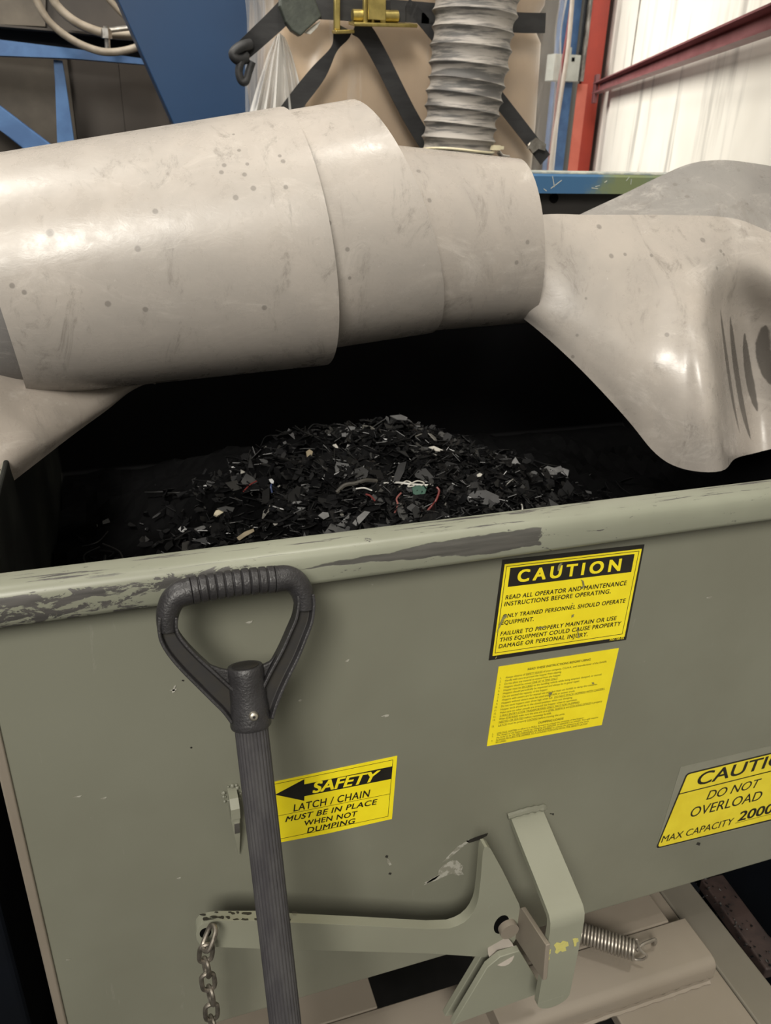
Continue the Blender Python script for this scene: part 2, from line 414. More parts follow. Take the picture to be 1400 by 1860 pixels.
# girt along the white wall
def wall_pt(px, py, off=0.0):
    return PL(px, py, W0 - dN * off, dN)
g0 = wall_pt(1088, 166, .1); g1 = wall_pt(1400, 30, .1)
zz = (g0.z + g1.z) / 2
g0.z = g1.z = zz; L = g1 - g0; g1 = g0 + L * 1.5
t = thing('wall_girt', 'maroon steel girt running level across the white wall', 'beam', (g0.x, g0.y, zz - .04))
bm = B(); a_bar(bm, g0, g1, dN * .004, V((0, 0, .034))); obj('web', bm, M['girt'], t)
bm = B(); a_bar(bm, g0 + V((0, 0, .034)) - dN * .026, g1 + V((0, 0, .034)) - dN * .026, dN * .03, V((0, 0, .004))); obj('flange', bm, M['girt'], t)
bm = B(); a_bar(bm, g0 - V((0, 0, .034)) - dN * .026, g1 - V((0, 0, .034)) - dN * .026, dN * .03, V((0, 0, .004))); obj('flange', bm, M['girt'], t)
bm = B(); a_bar(bm, g0 - dN * .02, g0 - dN * .02 - (g1 - g0).normalized() * .16, dN * .012, V((0, 0, .10))); obj('end_clip', bm, M['girt'], t)
# seams of the wall liner
for px in (1160,):
    a = wall_pt(px, 20, .004)
    bm = B(); a_bar(bm, V((a.x, a.y, zz + .06)), V((a.x, a.y, 7.4)), dW * .008, dN * .004)
    struct(obj('trim_1', bm, M['conduit']))

# ------------------------------------------------------------------ hopper
FY = .66; X0, X1 = -.150, 1.21; ZB = -1.025; ZT = -.372; YB = 1.66
hop = thing('self_dumping_hopper', 'olive grey steel hopper with yellow stickers, full of black scrap', 'hopper', ((X0 + X1) / 2, FY + .3, zr(ZB)))
def profile(i):                                    # side outline, inset by i
    return [(FY + i, ZT), (FY + i, ZB + i), (1.02, ZB + i), (YB - i, -.66 + i * .6), (YB - i, ZT)]
bm = B()
o1 = profile(0); i1 = profile(.007)
def wall_strip(prof, xa, xb, mi):
    a = [bm.verts.new((xa, y, zr(z))) for y, z in prof]; b = [bm.verts.new((xb, y, zr(z))) for y, z in prof]
    fs = [bm.faces.new((a[i], b[i], b[i + 1], a[i + 1])) for i in range(len(prof) - 1)]
    fs += [bm.faces.new(a), bm.faces.new(b[::-1])]
    for f in fs: f.material_index = mi
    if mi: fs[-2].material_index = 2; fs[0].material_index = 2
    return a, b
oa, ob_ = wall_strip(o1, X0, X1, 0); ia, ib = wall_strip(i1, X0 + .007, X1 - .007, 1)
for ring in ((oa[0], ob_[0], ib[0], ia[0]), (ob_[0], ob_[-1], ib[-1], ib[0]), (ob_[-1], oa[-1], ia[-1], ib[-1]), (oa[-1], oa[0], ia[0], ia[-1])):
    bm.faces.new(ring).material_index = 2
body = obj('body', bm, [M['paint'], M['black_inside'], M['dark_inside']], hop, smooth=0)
bv = body.modifiers.new('bevel', 'BEVEL'); bv.width = .006; bv.segments = 3; bv.limit_method = 'ANGLE'; bv.angle_limit = .9
# a welded edge strip down the left corner
bm = B(); a_box(bm, X0 - .004, X0 + .006, FY - .003, FY + .05, zr(ZB), zr(-.40)); obj('corner_flange', bm, M['dusty_paint'], hop, bevel=.002)
# the rolled lip along the front: formed channel
lip_prof = [(FY + .004, -.372), (FY + .004, -.350), (.6585, -.3487), (.646, -.3487), (.640, -.3497), (.635, -.352), (.632, -.357), (.6305, -.364), (.6305, -.380), (.632, -.3845), (.635, -.386), (.637, -.3835), (.6375, -.366), (.641, -.358), (.648, -.3555), (FY - .0, -.3555), (FY - .0, -.372)]
bm = B(); a_prism(bm, [V((X0 - .02, y, zr(z))) for y, z in lip_prof], V((X1 - X0 + .04, 0, 0)))
# finer cross cuts are not needed: the wear is in the paint
obj('front_lip', bm, M['lip'], hop, smooth=50, label='worn front lip with scraped paint')
bm = B(); a_box(bm, X1 - .004, X1 + .03, FY + .03, YB, zr(ZT) - .012, zr(ZT) + .004); obj('side_lip', bm, M['paint'], hop, bevel=.006)
bm = B(); a_box(bm, X0 - .04, X0 - .001, FY + .03, YB, zr(ZT) - .03, zr(ZT) - .008); obj('side_lip', bm, M['dark_inside'], hop, bevel=.006)  # left lip carries the painted shade, unlike the right one
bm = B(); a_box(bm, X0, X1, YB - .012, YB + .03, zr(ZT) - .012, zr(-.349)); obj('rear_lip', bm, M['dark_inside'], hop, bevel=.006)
# bent stop bracket welded to the face
def k2(x, y): return (780 + x / 2.692, 1430 + y / 2.692)
BX0, BX1 = .407, .453
by = P(*k2(565, 660), 1).y
yb = .540
bp = [(FY, -.783), (.62, -.799), (.58, -.8145), (.556, -.824), (.546, -.8285), (.5405, -.836), (.5385, -.848), (.5385, -.982)]
bm = B()
th = .0085
def offp(pts, d):
    out = []
    for i, (y, z) in enumerate(pts):
        a = V(pts[max(0, i - 1)]); b = V(pts[min(len(pts) - 1, i + 1)]); t_ = (b - a).normalized()
        out.append((y + t_.y * -d * -1, z - t_.x * d * -1 * -1)) if False else out.append((y - t_.y * d, z + t_.x * d))
    return out
inn = offp(bp, th)
a_prism(bm, [V((BX0, y, zr(z))) for y, z in bp + inn[::-1]], V((BX1 - BX0, 0, 0)))
# rounded lower end
cxm = (BX0 + BX1) / 2; rr = (BX1 - BX0) / 2
a_prism(bm, [V((cxm + rr * math.cos(a), .5385, zr(-.982) + .75 * rr * math.sin(a))) for a in [PI + i * PI / 14 for i in range(15)]], V((0, th * 1.0, 0)))
stop = obj('stop_bracket', bm, M['bar_paint'], hop, smooth=40, bevel=.0012)
bm = B(); a_tube(bm, cr([V((BX0 - .004, FY - .002, zr(-.782))), V((cxm, FY - .003, zr(-.779))), V((BX1 + .004, FY - .002, zr(-.782)))], 5), lambda t: .0045 + .001 * math.sin(t * 30), 8)
obj('weld_bead', bm, M['paint'], stop)
bm = B()
for pts in ([(569, 800), (577, 786), (584, 796), (593, 792), (590, 812), (584, 818), (586, 838), (577, 850), (570, 846), (573, 824)],
            [(608, 772), (622, 758), (640, 762), (652, 750), (676, 756), (680, 774), (664, 780), (668, 798), (648, 804), (640, 798), (622, 814), (612, 806), (618, 790)],
            [(699, 742), (710, 738), (726, 738), (728, 752), (718, 758), (716, 776), (706, 778), (704, 760)]):
    obj('paint_smear', a_prism(B(), [P(*k2(*q), .5382) for q in pts], V((0, -.0004, 0))), M['smear'], stop, smooth=0, label='yellow paint smear')
# little chain hook tab welded to the face
tx = P(417, 1490, FY).x
bm = B(); a_prism(bm, [V((tx, FY - y, zr(z))) for y, z in ((0, -.640), (.014, -.642), (.022, -.650), (.022, -.664), (.016, -.668), (.015, -.690), (.004, -.737), (.002, -.70), (.001, -.675), (0, -.672))], V((.0095, 0, 0)))
for v_ in bm.verts:
    k_ = min(1, max(0, (zr(-.672) - v_.co.z) / .065)); v_.co.x += (tx + .0075 - v_.co.x) * k_ * .92
tab = obj('hook_tab', bm, M['bar_paint'], hop, bevel=.001)
bm = B()
for i in range(16):
    a = random.random() * 2 * PI; q = V((tx + .005 + math.cos(a) * random.uniform(.008, .013), FY - .001, zr(-.648) + math.sin(a) * random.uniform(.006, .016)))
    bmesh.ops.create_icosphere(bm, subdivisions=1, radius=random.uniform(.0012, .0032), matrix=Matrix.Translation(q))
obj('weld_bead', bm, M['paint'], tab)
bm = B(); a_box(bm, tx + .003, tx + .0085, FY - .017, FY - .0145, zr(-.690), zr(-.676)); obj('worn_edge', bm, M['steel'], tab)
# scuffs and marks of their own shape on the face
def face_mark(name, pts, mat, parent, lab=None):
    bm = B(); a_prism(bm, [P(x, y, FY - .0005) for x, y in pts], V((0, -.0003, 0))); return obj(name, bm, mat, parent, smooth=0, label=lab)
M['scuff_pale'] = pmat('pale scrape', (.40, .39, .34), (.24, .235, .19), 130, .5, lo=.45, hi=.55)
M['scuff_mid'] = pmat('faint scrape', (.29, .285, .23), (.215, .21, .16), 110, .5, lo=.4, hi=.6)
M['scuff_dark'] = pmat('dark scrape', (.03, .028, .024), None, 100, .5)
MK = ['scrape_mark', M['scuff_pale']]
def mark(pts): face_mark(MK[0], pts, MK[1], hop, MK[0].replace('_', ' ') + ' in the paint')
mark([(803, 1566), (830, 1538), (852, 1525), (850, 1530), (834, 1543), (812, 1562)])
mark([(796, 1580), (806, 1570), (822, 1562), (829, 1562), (833, 1566), (841, 1572), (838, 1582), (842, 1588), (832, 1590), (820, 1586), (806, 1592), (789, 1600), (781, 1603), (770, 1607), (784, 1596), (794, 1590)])
mark([(771, 1603), (780, 1598), (800, 1588), (790, 1597), (776, 1604)])
mark([(703, 1558), (707, 1562), (711, 1570), (707, 1572), (703, 1566)])
for x, y in ((315, 1253), (700, 1300), (1287, 1085), (545, 1272), (452, 1130), (140, 1447), (188, 1450), (325, 1595), (124, 1743), (630, 1200)):
    a = random.uniform(4, 9); b = random.uniform(1.2, 2.4)
    mark([(x - a, y + b * .5), (x - a * .2, y - b * .6), (x + a, y - b * 1.4), (x + a * .6, y + b * .4), (x, y + b)])
mark([(312, 1256), (316, 1246), (320, 1244), (317, 1251), (318, 1256), (313, 1259)])
MK = ['scratch_mark', M['scuff_dark']]
mark([(846, 1528), (862, 1521), (880, 1515), (886, 1513), (884, 1518), (868, 1526), (852, 1531)])
for x, y, a, b in ((332, 1236, 2.5, 1.5), (347, 1358, 2, 1.6), (517, 1227, 1.3, 4), (1268, 1533, 4, 3), (1004, 1479, 2, 2), (1000, 1478, 2, 1), (702, 1556, 3, 2.5), (708, 1587, 3, 2)):
    mark([(x - a, y + b * .3), (x - a * .3, y - b), (x + a, y - b * .7), (x + a * .5, y + b)])

# ------------------------------------------------------------------ stickers on the face
VL = bpy.context.view_layer
def text_geo(body, bold=0.0, under=(), space=1.0):
    cu = bpy.data.curves.new('txt', 'FONT'); cu.body = body; cu.size = 1; cu.offset = bold; cu.space_character = space
    cu.resolution_u = 4
    for a, b in under:
        for i in range(a, b): cu.body_format[i].use_underline = True
    o = bpy.data.objects.new('txt', cu); COL.objects.link(o); VL.update()
    me = bpy.data.meshes.new_from_object(o.evaluated_get(bpy.context.evaluated_depsgraph_get()))
    vs = [v.co.to_2d() for v in me.vertices]; fs = [list(p.vertices) for p in me.polygons]
    bpy.data.objects.remove(o); bpy.data.curves.remove(cu); bpy.data.meshes.remove(me)
    return vs, fs
_h = text_geo('H'); CAP = max(v.y for v in _h[0]) - min(v.y for v in _h[0])
def a_text(bm, body, BL, BR, TL, TR, Y, bold=0.0, under=(), space=1.0, plane=None):
    """flat lettering between the measured corners of the line (baseline and cap height)"""
    vs, fs = text_geo(body, 0.0, under, space)
    x0 = min(v.x for v in vs); x1 = max(v.x for v in vs)
    BL, BR, TL, TR = V(BL), V(BR), V(TL), V(TR)
    for kc, (dx, dy) in enumerate(((0, 0),) if bold <= 0 else ((-bold, 0), (bold, 0)) if bold < .01 else ((-bold, -bold * .7), (-bold, bold * .7), (bold, -bold * .7), (bold, bold * .7), (0, 0))):      # heavier strokes for bold lettering
        nv = []
        for v in vs:
            u = (v.x + dx - x0) / (x1 - x0); h = (v.y + dy) / CAP
            q = (BL * (1 - u) + BR * u) * (1 - h) + (TL * (1 - u) + TR * u) * h
            nv.append(bm.verts.new(P(q.x, q.y, Y - kc * .00008)))
        for f in fs:
            try: bm.faces.new([nv[i] for i in f])
            except ValueError: pass
    return bm
def quad_plate(bm, pts, y0, y1):
    a_prism(bm, [P(x, y, y0) for x, y in pts], V((0, y1 - y0, 0)))
def frame_line(bm, pts, Y, wpx):
    """thin outline through the pixel corners"""
    n = len(pts); w3 = [P(x, y, Y) for x, y in pts]
    for i in range(n):
        a, b = w3[i], w3[(i + 1) % n]; d = (b - a).normalized(); s = d.cross(V((0, 1, 0))) * wpx
        a_prism(bm, [a - s, b - s, b + s, a + s], V((0, -.0002, 0)))
Y1, Y2, Y3, Y4 = FY - .0008, FY - .0011, FY - .0014, FY - .0017
def s6(x, y): return (880 + x / 4.6667, 980 + y / 4.6667)
# --- CAUTION sticker
st = obj('caution_sticker', (lambda b: (quad_plate(b, [s6(150, 172), s6(1352, 40), s6(1196, 848), s6(34, 1022)], FY - .0001, Y1), b)[1])(B()), M['ink'], hop, smooth=0,
         label='black edged yellow CAUTION sticker')
bm = B(); quad_plate(bm, [s6(170, 210), s6(1331, 78), s6(1185, 822), s6(66, 986)], Y1, Y2); obj('yellow_panel', bm, M['yellow'], st, smooth=0)
bm = B(); frame_line(bm, [s6(186, 228), s6(1308, 97), s6(1166, 800), s6(88, 962)], Y2, .0003); obj('border_line', bm, M['ink'], st, smooth=0)
bm = B(); quad_plate(bm, [s6(218, 241), s6(1270, 122), s6(1241, 274), s6(196, 401)], Y2, Y3); obj('header_bar', bm, M['ink'], st, smooth=0)
bm = B()
a_text(bm, 'CAUTION', s6(278, 360), s6(1143, 262), s6(292, 262), s6(1160, 165), Y4, .034, (), 1.45); obj('header_lettering', bm, M['yellow'], st, smooth=0)
bm = B()
for s, a, b, d, e in (('READ ALL OPERATOR AND MAINTENANCE', (176, 509), (1198, 386), (184, 474), (1208, 348)),
                      ('INSTRUCTIONS BEFORE OPERATING.', (166, 566), (1066, 455), (174, 530), (1074, 420)),
                      ('ONLY TRAINED PERSONNEL SHOULD OPERATE', (152, 667), (1188, 534), (160, 634), (1198, 500)),
                      ('EQUIPMENT.', (142, 724), (414, 690), (149, 690), (422, 656)),
                      ('FAILURE TO PROPERLY MAINTAIN OR USE', (134, 816), (1112, 682), (142, 783), (1122, 648)),
                      ('THIS EQUIPMENT COULD CAUSE PROPERTY', (126, 868), (1150, 728), (134, 835), (1160, 694)),
                      ('DAMAGE OR PERSONAL INJURY.', (118, 923), (872, 818), (126, 889), (880, 784))):
    a_text(bm, s, s6(*a), s6(*b), s6(*d), s6(*e), Y3, .018, (), 1.12)
obj('lettering', bm, M['ink'], st, smooth=0)
bm = B(); a_text(bm, 'P/N 100-05', s6(1060, 860), s6(1178, 843), s6(1063, 842), s6(1181, 825), Y3, .015); obj('part_number', bm, M['yellow'], st, smooth=0)
for pts in ([(620, 225), (640, 200), (660, 198), (648, 222), (632, 262), (618, 266)], [(815, 338), (838, 350), (848, 392), (825, 420), (812, 415), (832, 392), (826, 355)],
            [(152, 655), (172, 636), (190, 640), (186, 660), (160, 680), (140, 720), (120, 760), (100, 790), (120, 730)], [(440, 735), (462, 742), (500, 736), (520, 748), (480, 752), (456, 762), (462, 750)],
            [(738, 640), (760, 630), (752, 655), (735, 662)], [(785, 745), (792, 740), (796, 800), (806, 830), (790, 835)], [(740, 535), (750, 538), (744, 548)], [(92, 1000), (104, 990), (100, 1006), (88, 1010)]):
    obj('scuff', a_prism(B(), [P(*s6(*q), Y4 - .0004) for q in pts], V((0, -.0002, 0))), M['smudge'], st, smooth=0)
# --- instruction sticker
def s5(x, y): return (860 + x / 5, 1160 + y / 5)
bm = B(); quad_plate(bm, [s5(226, 254), s5(1316, 85), s5(1161, 781), s5(119, 974)], FY - .0001, Y1)
st = obj('instruction_sticker', bm, M['yellow'], hop, smooth=0, label='plain yellow sticker of small numbered instructions')
# rows follow the sticker's own slanted grid
TLs, TRs, BRs, BLs = (V(s5(*q)) for q in ((226, 254), (1316, 85), (1161, 781), (119, 974)))
def uv5(u, v): return (TLs * (1 - u) + TRs * u) * (1 - v) + (BLs * (1 - u) + BRs * u) * v
bm = B()
def row(s, u0, u1, v, h=.024, bold=.006, under=()):
    a_text(bm, s, uv5(u0, v), uv5(u1, v), uv5(u0, v - h), uv5(u1, v - h), Y2, bold, under)
def und(s, *ws):
    out = []
    for w_ in ws:
        i = s.find(w_)
        if i >= 0: out.append((i, i + len(w_)))
    return out
row('READ THESE INSTRUCTIONS BEFORE USING', .255, .78, .108, .026, .016)
lines = [('1', 'Always observe all SAFETY RULES of your company, O.S.H.A., and manufacturer of the forklift.', .925, ('SAFETY RULES',)),
 ('2', 'Handle with care to prevent the hopper from slipping.', .55, ()), ('3', 'Do not allow any material to extend from the hopper.', .55, ()),
 ('4', 'Hoppers should be moved ONE AT A TIME ONLY.', .53, ('ONE AT A TIME ONLY',)),
 ('5', 'Hopper must be SECURED to the handling vehicle while being emptied, dumped, or moved.', .905, ('SECURED',)),
 ('6', 'Hoppers should periodically be inspected and always be in good repair.', .725, ()), ('7', 'Do not exceed the capacity of the hopper.', .46, ()),
 ('8', 'Hoppers with casters are for manual use only, but must use forklift to dump the contents.', .885, ()),
 ('9', 'Hoppers without casters must be used with forklift or power truck.', .70, ()),
 ('10', 'Do not stack hoppers over three high when full.  DO NOT STACK HOPPERS WITH CASTERS.', .98, ('DO NOT STACK HOPPERS WITH CASTERS',)),
 ('11', 'Hopper latch should be in the closed position when not dumping.', .69, ()), ('12', 'Make sure no other people are around the hopper when in operation.', .735, ()),
 ('13', '2-WAY ENTRY IS FOR TRANSPORTING ONLY, NOT FOR DUMPING', .76, ('2-WAY ENTRY IS FOR TRANSPORTING ONLY, NOT FOR DUMPING',)),
 ('14', 'When STACKING make sure the units are on a LEVEL SURFACE and STACKING DEVICE is properly', 1.03, ('STACKING', 'LEVEL SURFACE', 'STACKING DEVICE')),
 ('', 'NESTED OR SEATED before removing forklift.', .53, ('NESTED OR SEATED',)), ('15', 'LATCH must be properly LOCKED before moving the units.', .65, ('LATCH', 'LOCKED'))]
v = .168
for n_, s, u1, ul in lines:
    sh = .0 if v < .5 else .01
    if n_: row(n_ + '.', .030 if len(n_) == 1 else .022, .042, v)
    row(s, .075, min(u1, .96), v, under=und(s, *ul)); v += .0405
row('DUMPING LOADS', .43, .645, .835, .026, .014)
v = .872
for n_, s, u1, ul in (('1', 'UNLOCK HOPPER to allow it to ROLL forward to unload the contents of the hopper.', .83, ('UNLOCK HOPPER', 'ROLL')),
 ('2', 'The design of the hopper works by changing the CENTER of GRAVITY to unload. This will require', .955, ('CENTER', 'GRAVITY')),
 ('', 'the forks to be TILTED FORWARD OR BACKWARD to release the pressure on the latch.', .88, ('TILTED FORWARD OR BACKWARD',)),
 ('3', 'ALWAYS RETURN THE HOPPER TO A LOCKED POSITION WITH THE SAFETY LATCH', .87, ('ALWAYS RETURN THE HOPPER TO A LOCKED POSITION WITH THE SAFETY LATCH',)),
 ('', 'SECURED.', .17, ('SECURED',))):
    if n_: row(n_ + '.', .035, .047, v, .02)
    row(s, .075, u1, v, .02, under=und(s, *ul)); v += .0285
obj('lettering', bm, M['grey_ink'], st, smooth=0)
for pts in ([(678, 498), (700, 484), (716, 490), (708, 504), (690, 512)], [(680, 520), (694, 512), (700, 522), (690, 532)], [(1070, 400), (1090, 396), (1096, 412), (1080, 412)]):
    obj('scuff', a_prism(B(), [P(*s5(*q), Y3) for q in pts], V((0, -.0002, 0))), M['smudge'], st, smooth=0)
# --- SAFETY LATCH / CHAIN sticker
def s1(x, y): return (300 + x / 2.9167, 1350 + y / 2.9167)
bm = B(); quad_plate(bm, [s1(490, 222), s1(1228, 66), s1(1200, 399), s1(850, 478), s1(610, 523), s1(515, 541)], FY - .0001, Y1)
st = obj('latch_sticker', bm, M['yellow'], hop, smooth=0, label='yellow SAFETY LATCH / CHAIN sticker with black arrow')
bm = B(); frame_line(bm, [s1(505, 232), s1(1206, 88), s1(1180, 387), s1(528, 524)], Y1, .00025)
frame_line(bm, [s1(520, 400), s1(1190, 268)], Y1, .0002); obj('border_line', bm, M['ink'], st, smooth=0)
bm = B(); quad_plate(bm, [s1(583, 272), s1(737, 190), s1(736, 218), s1(1202, 122), s1(1197, 188), s1(737, 280), s1(736, 304)], Y1, Y2); obj('arrow', bm, M['ink'], st, smooth=0)
bm = B(); a_text(bm, 'SAFETY', s1(782, 264), s1(1108, 200), s1(794, 208), s1(1138, 144), Y3, .03, (), 1.0); obj('header_lettering', bm, M['yellow'], st, smooth=0)
bm = B()
a_text(bm, 'LATCH / CHAIN', s1(680, 362), s1(1078, 283), s1(684, 325), s1(1086, 246), Y2, .014, (), 1.08)
a_text(bm, 'MUST BE IN PLACE', s1(636, 418), s1(1116, 324), s1(646, 389), s1(1124, 296), Y2, .018, (), 1.08)
a_text(bm, 'WHEN NOT', s1(734, 438), s1(1012, 386), s1(738, 412), s1(1018, 359), Y2, .018, (), 1.08)
a_text(bm, 'DUMPING', s1(752, 476), s1(1000, 424), s1(758, 448), s1(1008, 398), Y2, .018, (), 1.08)
obj('lettering', bm, M['ink'], st, smooth=0)
# --- overload sticker running out of frame
def s3(x, y): return (1150 + x / 3.508, 1330 + y / 3.508)
bm = B(); quad_plate(bm, [s3(300, 222), s3(1290, -10), s3(1290, 470), s3(140, 745)], FY - .0001, FY - .0005)
st = obj('overload_sticker', bm, M['clear_edge'], hop, smooth=0, label='slanted yellow CAUTION DO NOT OVERLOAD sticker')
def rquad(pts, r, n=5):
    out = []
    for i in range(len(pts)):
        p, a, b = V(pts[i]), V(pts[i - 1]), V(pts[(i + 1) % len(pts)])
        p0 = p + (a - p).normalized() * r; p1 = p + (b - p).normalized() * r
        for k in range(n + 1):
            t_ = k / n; out.append((1 - t_) ** 2 * p0 + 2 * t_ * (1 - t_) * p + t_ * t_ * p1)
    return [(q.x, q.y) for q in out]
bm = B(); quad_plate(bm, rquad([s3(338, 262), s3(1240, 42), s3(1110, 505), s3(142, 742)], 7), FY - .0005, Y1); obj('black_edge', bm, M['ink'], st, smooth=0)
bm = B(); quad_plate(bm, rquad([s3(345, 270), s3(1230, 54), s3(1100, 498), s3(154, 732)], 6), Y1, Y2); obj('yellow_panel', bm, M['yellow2'], st, smooth=0)
bm = B(); frame_line(bm, [s3(292, 394), s3(1195, 168)], Y2, .0009); frame_line(bm, [s3(648, 580), s3(1090, 466)], Y2, .0003); obj('border_line', bm, M['ink'], st, smooth=0)
bm = B()
a_text(bm, 'CAUTION', s3(398, 343), s3(1080, 166), s3(428, 262), s3(1110, 92), Y3, .012)
a_text(bm, 'DO NOT', s3(464, 432), s3(790, 350), s3(490, 373), s3(820, 294), Y3, .006, (), 1.0)
a_text(bm, 'OVERLOAD', s3(356, 545), s3(808, 430), s3(378, 482), s3(832, 370), Y3, .006)
a_text(bm, 'MAX CAPACITY', s3(176, 705), s3(628, 588), s3(192, 662), s3(646, 545), Y3, .006)
a_text(bm, '2000 LBS', s3(664, 568), s3(1080, 462), s3(688, 508), s3(1100, 400), Y3, .02)
obj('lettering', bm, M['ink'], st, smooth=0)

# ------------------------------------------------------------------ base frame under the hopper
BZ = -1.115
base = thing('hopper_base_frame', 'dusty tan steel base frame under the hopper', 'base frame', (.45, .9, zr(-1.30)))
for x0, x1, y0, y1 in ((-.08, .243, .674, 1.62), (-.08, .56, .575, .673), (.561, .744, .36, 1.62), (.42, .56, .704, 1.62)):
    bm = B(); a_box(bm, x0, x1, y0, y1, zr(-1.135), zr(BZ)); obj('deck_plate', bm, M['dusty_paint'], base, bevel=.002)
bm = B(); a_box(bm, .40, .704, .648, 1.5, zr(-1.113), zr(-1.081)); obj('rear_channel', bm, M['dusty_paint'], base, bevel=.003)
# raised formed channel the latch sits on
prof = [(.646, -1.08), (.583, -1.08), (.576, -1.082), (.571, -1.087), (.569, -1.094), (.569, -1.114)]
bm = B(); a_prism(bm, [V((.385, y, zr(z))) for y, z in prof + [(.646, -1.114)]], V((.345, 0, 0)))
chn = obj('cross_channel', bm, M['dusty_paint'], base, smooth=60, bevel=.0015)
bm = B(); a_tube(bm, [V((.40 + i * .011, .566, zr(-1.114) + random.uniform(-.001, .001))) for i in range(30)], lambda t: .004 + .001 * math.sin(t * 90), 6); obj('weld_bead', bm, M['dusty_paint'], chn)
bm = B(); a_box(bm, .747, .806, .30, 1.7, zr(-1.16), zr(-1.116)); obj('side_rail', bm, M['rail_paint'], base, bevel=.003)
bm = B(); a_box(bm, -.10, -.02, .60, 1.7, zr(-1.16), zr(-1.115)); obj('side_rail', bm, M['rail_paint'], base, bevel=.003)
for x in (-.06, .80):
    for y in (.75, 1.5): obj('leg', a_box(B(), x - .03, x + .03, y - .03, y + .03, 0, zr(-1.14)), M['navy'], base)
# lug plates on the base that hold the latch pivot
bm = B(); a_prism(bm, [P(*k2(*q), .605) for q in ((250, 832), (300, 800), (400, 760), (400, 1070), (75, 1122))], V((0, .009, 0))); obj('pivot_lug', bm, M['bar_paint'], base, bevel=.001)
bm = B(); a_prism(bm, [P(*k2(*q), .578) for q in ((282, 882), (345, 830), (440, 800), (500, 900), (560, 1000), (112, 1165))], V((0, .009, 0))); obj('pivot_lug', bm, M['bar_paint'], base, bevel=.001)
pv = P(*k2(372, 668), .60)
bm = B(); a_tube(bm, [pv + V((0, .03, 0)), pv + V((0, -.012, 0))], .0125, 24); obj('pivot_rod', bm, M['dusty_paint'], base)
def kk(x, y): return (400 + x / 1.4, 1600 + y / 1.4)
bm = B(); a_prism(bm, [PX(*kk(*q), .400) for q in ((742, 76), (765, 68), (828, 164), (820, 254), (738, 128), (730, 104))], V((.006, 0, 0))); obj('pivot_plate', bm, M['dusty_paint'], base, bevel=.001)
bm = B(); a_tube(bm, [P(*k2(350, 800), .600), P(*k2(350, 800), .588)], .017, 20); obj('pivot_collar', bm, M['dusty_paint'], base)

# ------------------------------------------------------------------ latch lever
LY = .597
out = [(384, 1674), (400, 1672.5), (468, 1672), (526, 1675.7), (650, 1681), (780, 1687.5), (817, 1686), (832, 1681), (843, 1675), (853, 1666), (860, 1656), (866, 1643), (869, 1630), (873, 1597), (875, 1570), (877, 1547), (880, 1539), (885, 1538), (891, 1542), (912, 1580), (943, 1643), (946, 1660), (940, 1700), (925, 1725), (884, 1739), (780, 1732), (620, 1727.5), (478, 1723.7), (384, 1720), (372, 1720), (363, 1716), (357, 1707), (356, 1696), (359, 1686), (367, 1678)]
bm = B(); a_prism(bm, [P(x, y, LY) for x, y in out], V((0, .0125, 0)))
lev = obj('lever_plate', bm, M['bar_paint'], None, smooth=30)
lever = thing('latch_lever', 'olive steel latch lever with pointed horn, pivoting below hopper face', 'lever', P(910, 1690, LY))
lev.parent = lever; lev.data.transform(Matrix.Translation(lev.location - lever.location)); lev.location = (0, 0, 0); ORG[lev.name] = V(lever.location)
bvm = lev.modifiers.new('bevel', 'BEVEL'); bvm.width = .0012; bvm.segments = 2; bvm.limit_method = 'ANGLE'
bm = B(); hc = P(*k2(352, 672), LY - .0006)
a_prism(bm, [hc + V((.0105 * math.cos(a), 0, .0165 * math.sin(a))) for a in [i * PI / 12 for i in range(24)]], V((0, .0004, 0))); obj('pivot_hole', bm, M['dark_hole'], lever, smooth=0)
bm = B(); q = P(373, 1695, LY - .0005); a_prism(bm, [q + V((.006 * math.cos(a), 0, .0075 * math.sin(a))) for a in [i * PI / 10 for i in range(20)]], V((0, .0004, 0))); obj('chain_hole', bm, M['dark_hole'], lever, smooth=0)
bm = B()
rc = random.Random(21)
for x in range(370, 545, 5):
    if rc.random() < (.85 if x < 480 else .3):
        a = P(x, 1672.6 + (3 if x < 378 else 0), LY); w_ = rc.uniform(.0015, .0055); yc = rc.choice((.0015, .004, .009, .0105)); hy = rc.uniform(.0008, .0022)
        pts = []
        for k in range(9):
            an = 2 * PI * k / 9; rr = rc.uniform(.5, 1.15); pts.append(V((a.x + math.cos(an) * w_ * rr, LY + yc + math.sin(an) * hy * rr, a.z + .0004 - math.cos(an) * w_ * rr * .36)))
        a_prism(bm, pts, V((0, 0, .0002)))
obj('paint_chips', bm, M['scuff_dark'], lever, smooth=0)

# ------------------------------------------------------------------ safety chain
chain = thing('safety_chain', 'dull steel link chain hanging from left end of latch lever', 'chain', P(378, 1700, .59))
def link(bm, cpos, ax, wid, ln, w_, r):
    """oval link along ax, wide along wid"""
    pts = []
    for i in range(24):
        a = 2 * PI * i / 24
        pts.append(cpos + ax * (math.sin(a) * w_ + (ln - w_) * (1 if math.sin(a) > 0 else -1) * min(1, abs(math.sin(a)) * 3)) + wid * math.cos(a) * w_)
    return a_tube(bm, pts, r, 8, closed=True)
links = [((380, 1704), (8, -1), 22, 0), ((374, 1731), (1, 0), 22, 1), ((375, 1757), (0, 1), 19, 0), ((378, 1783), (1, 0), 23, 1), ((383, 1808), (.5, 1), 20, 0), ((384, 1838), (1, 0), 23, 1), ((386, 1862), (0, 1), 20, 0), ((388, 1888), (1, 0), 23, 1), ((390, 1912), (0, 1), 20, 0)]
pc = [P(x, y, .583) for (x, y), *_ in links]
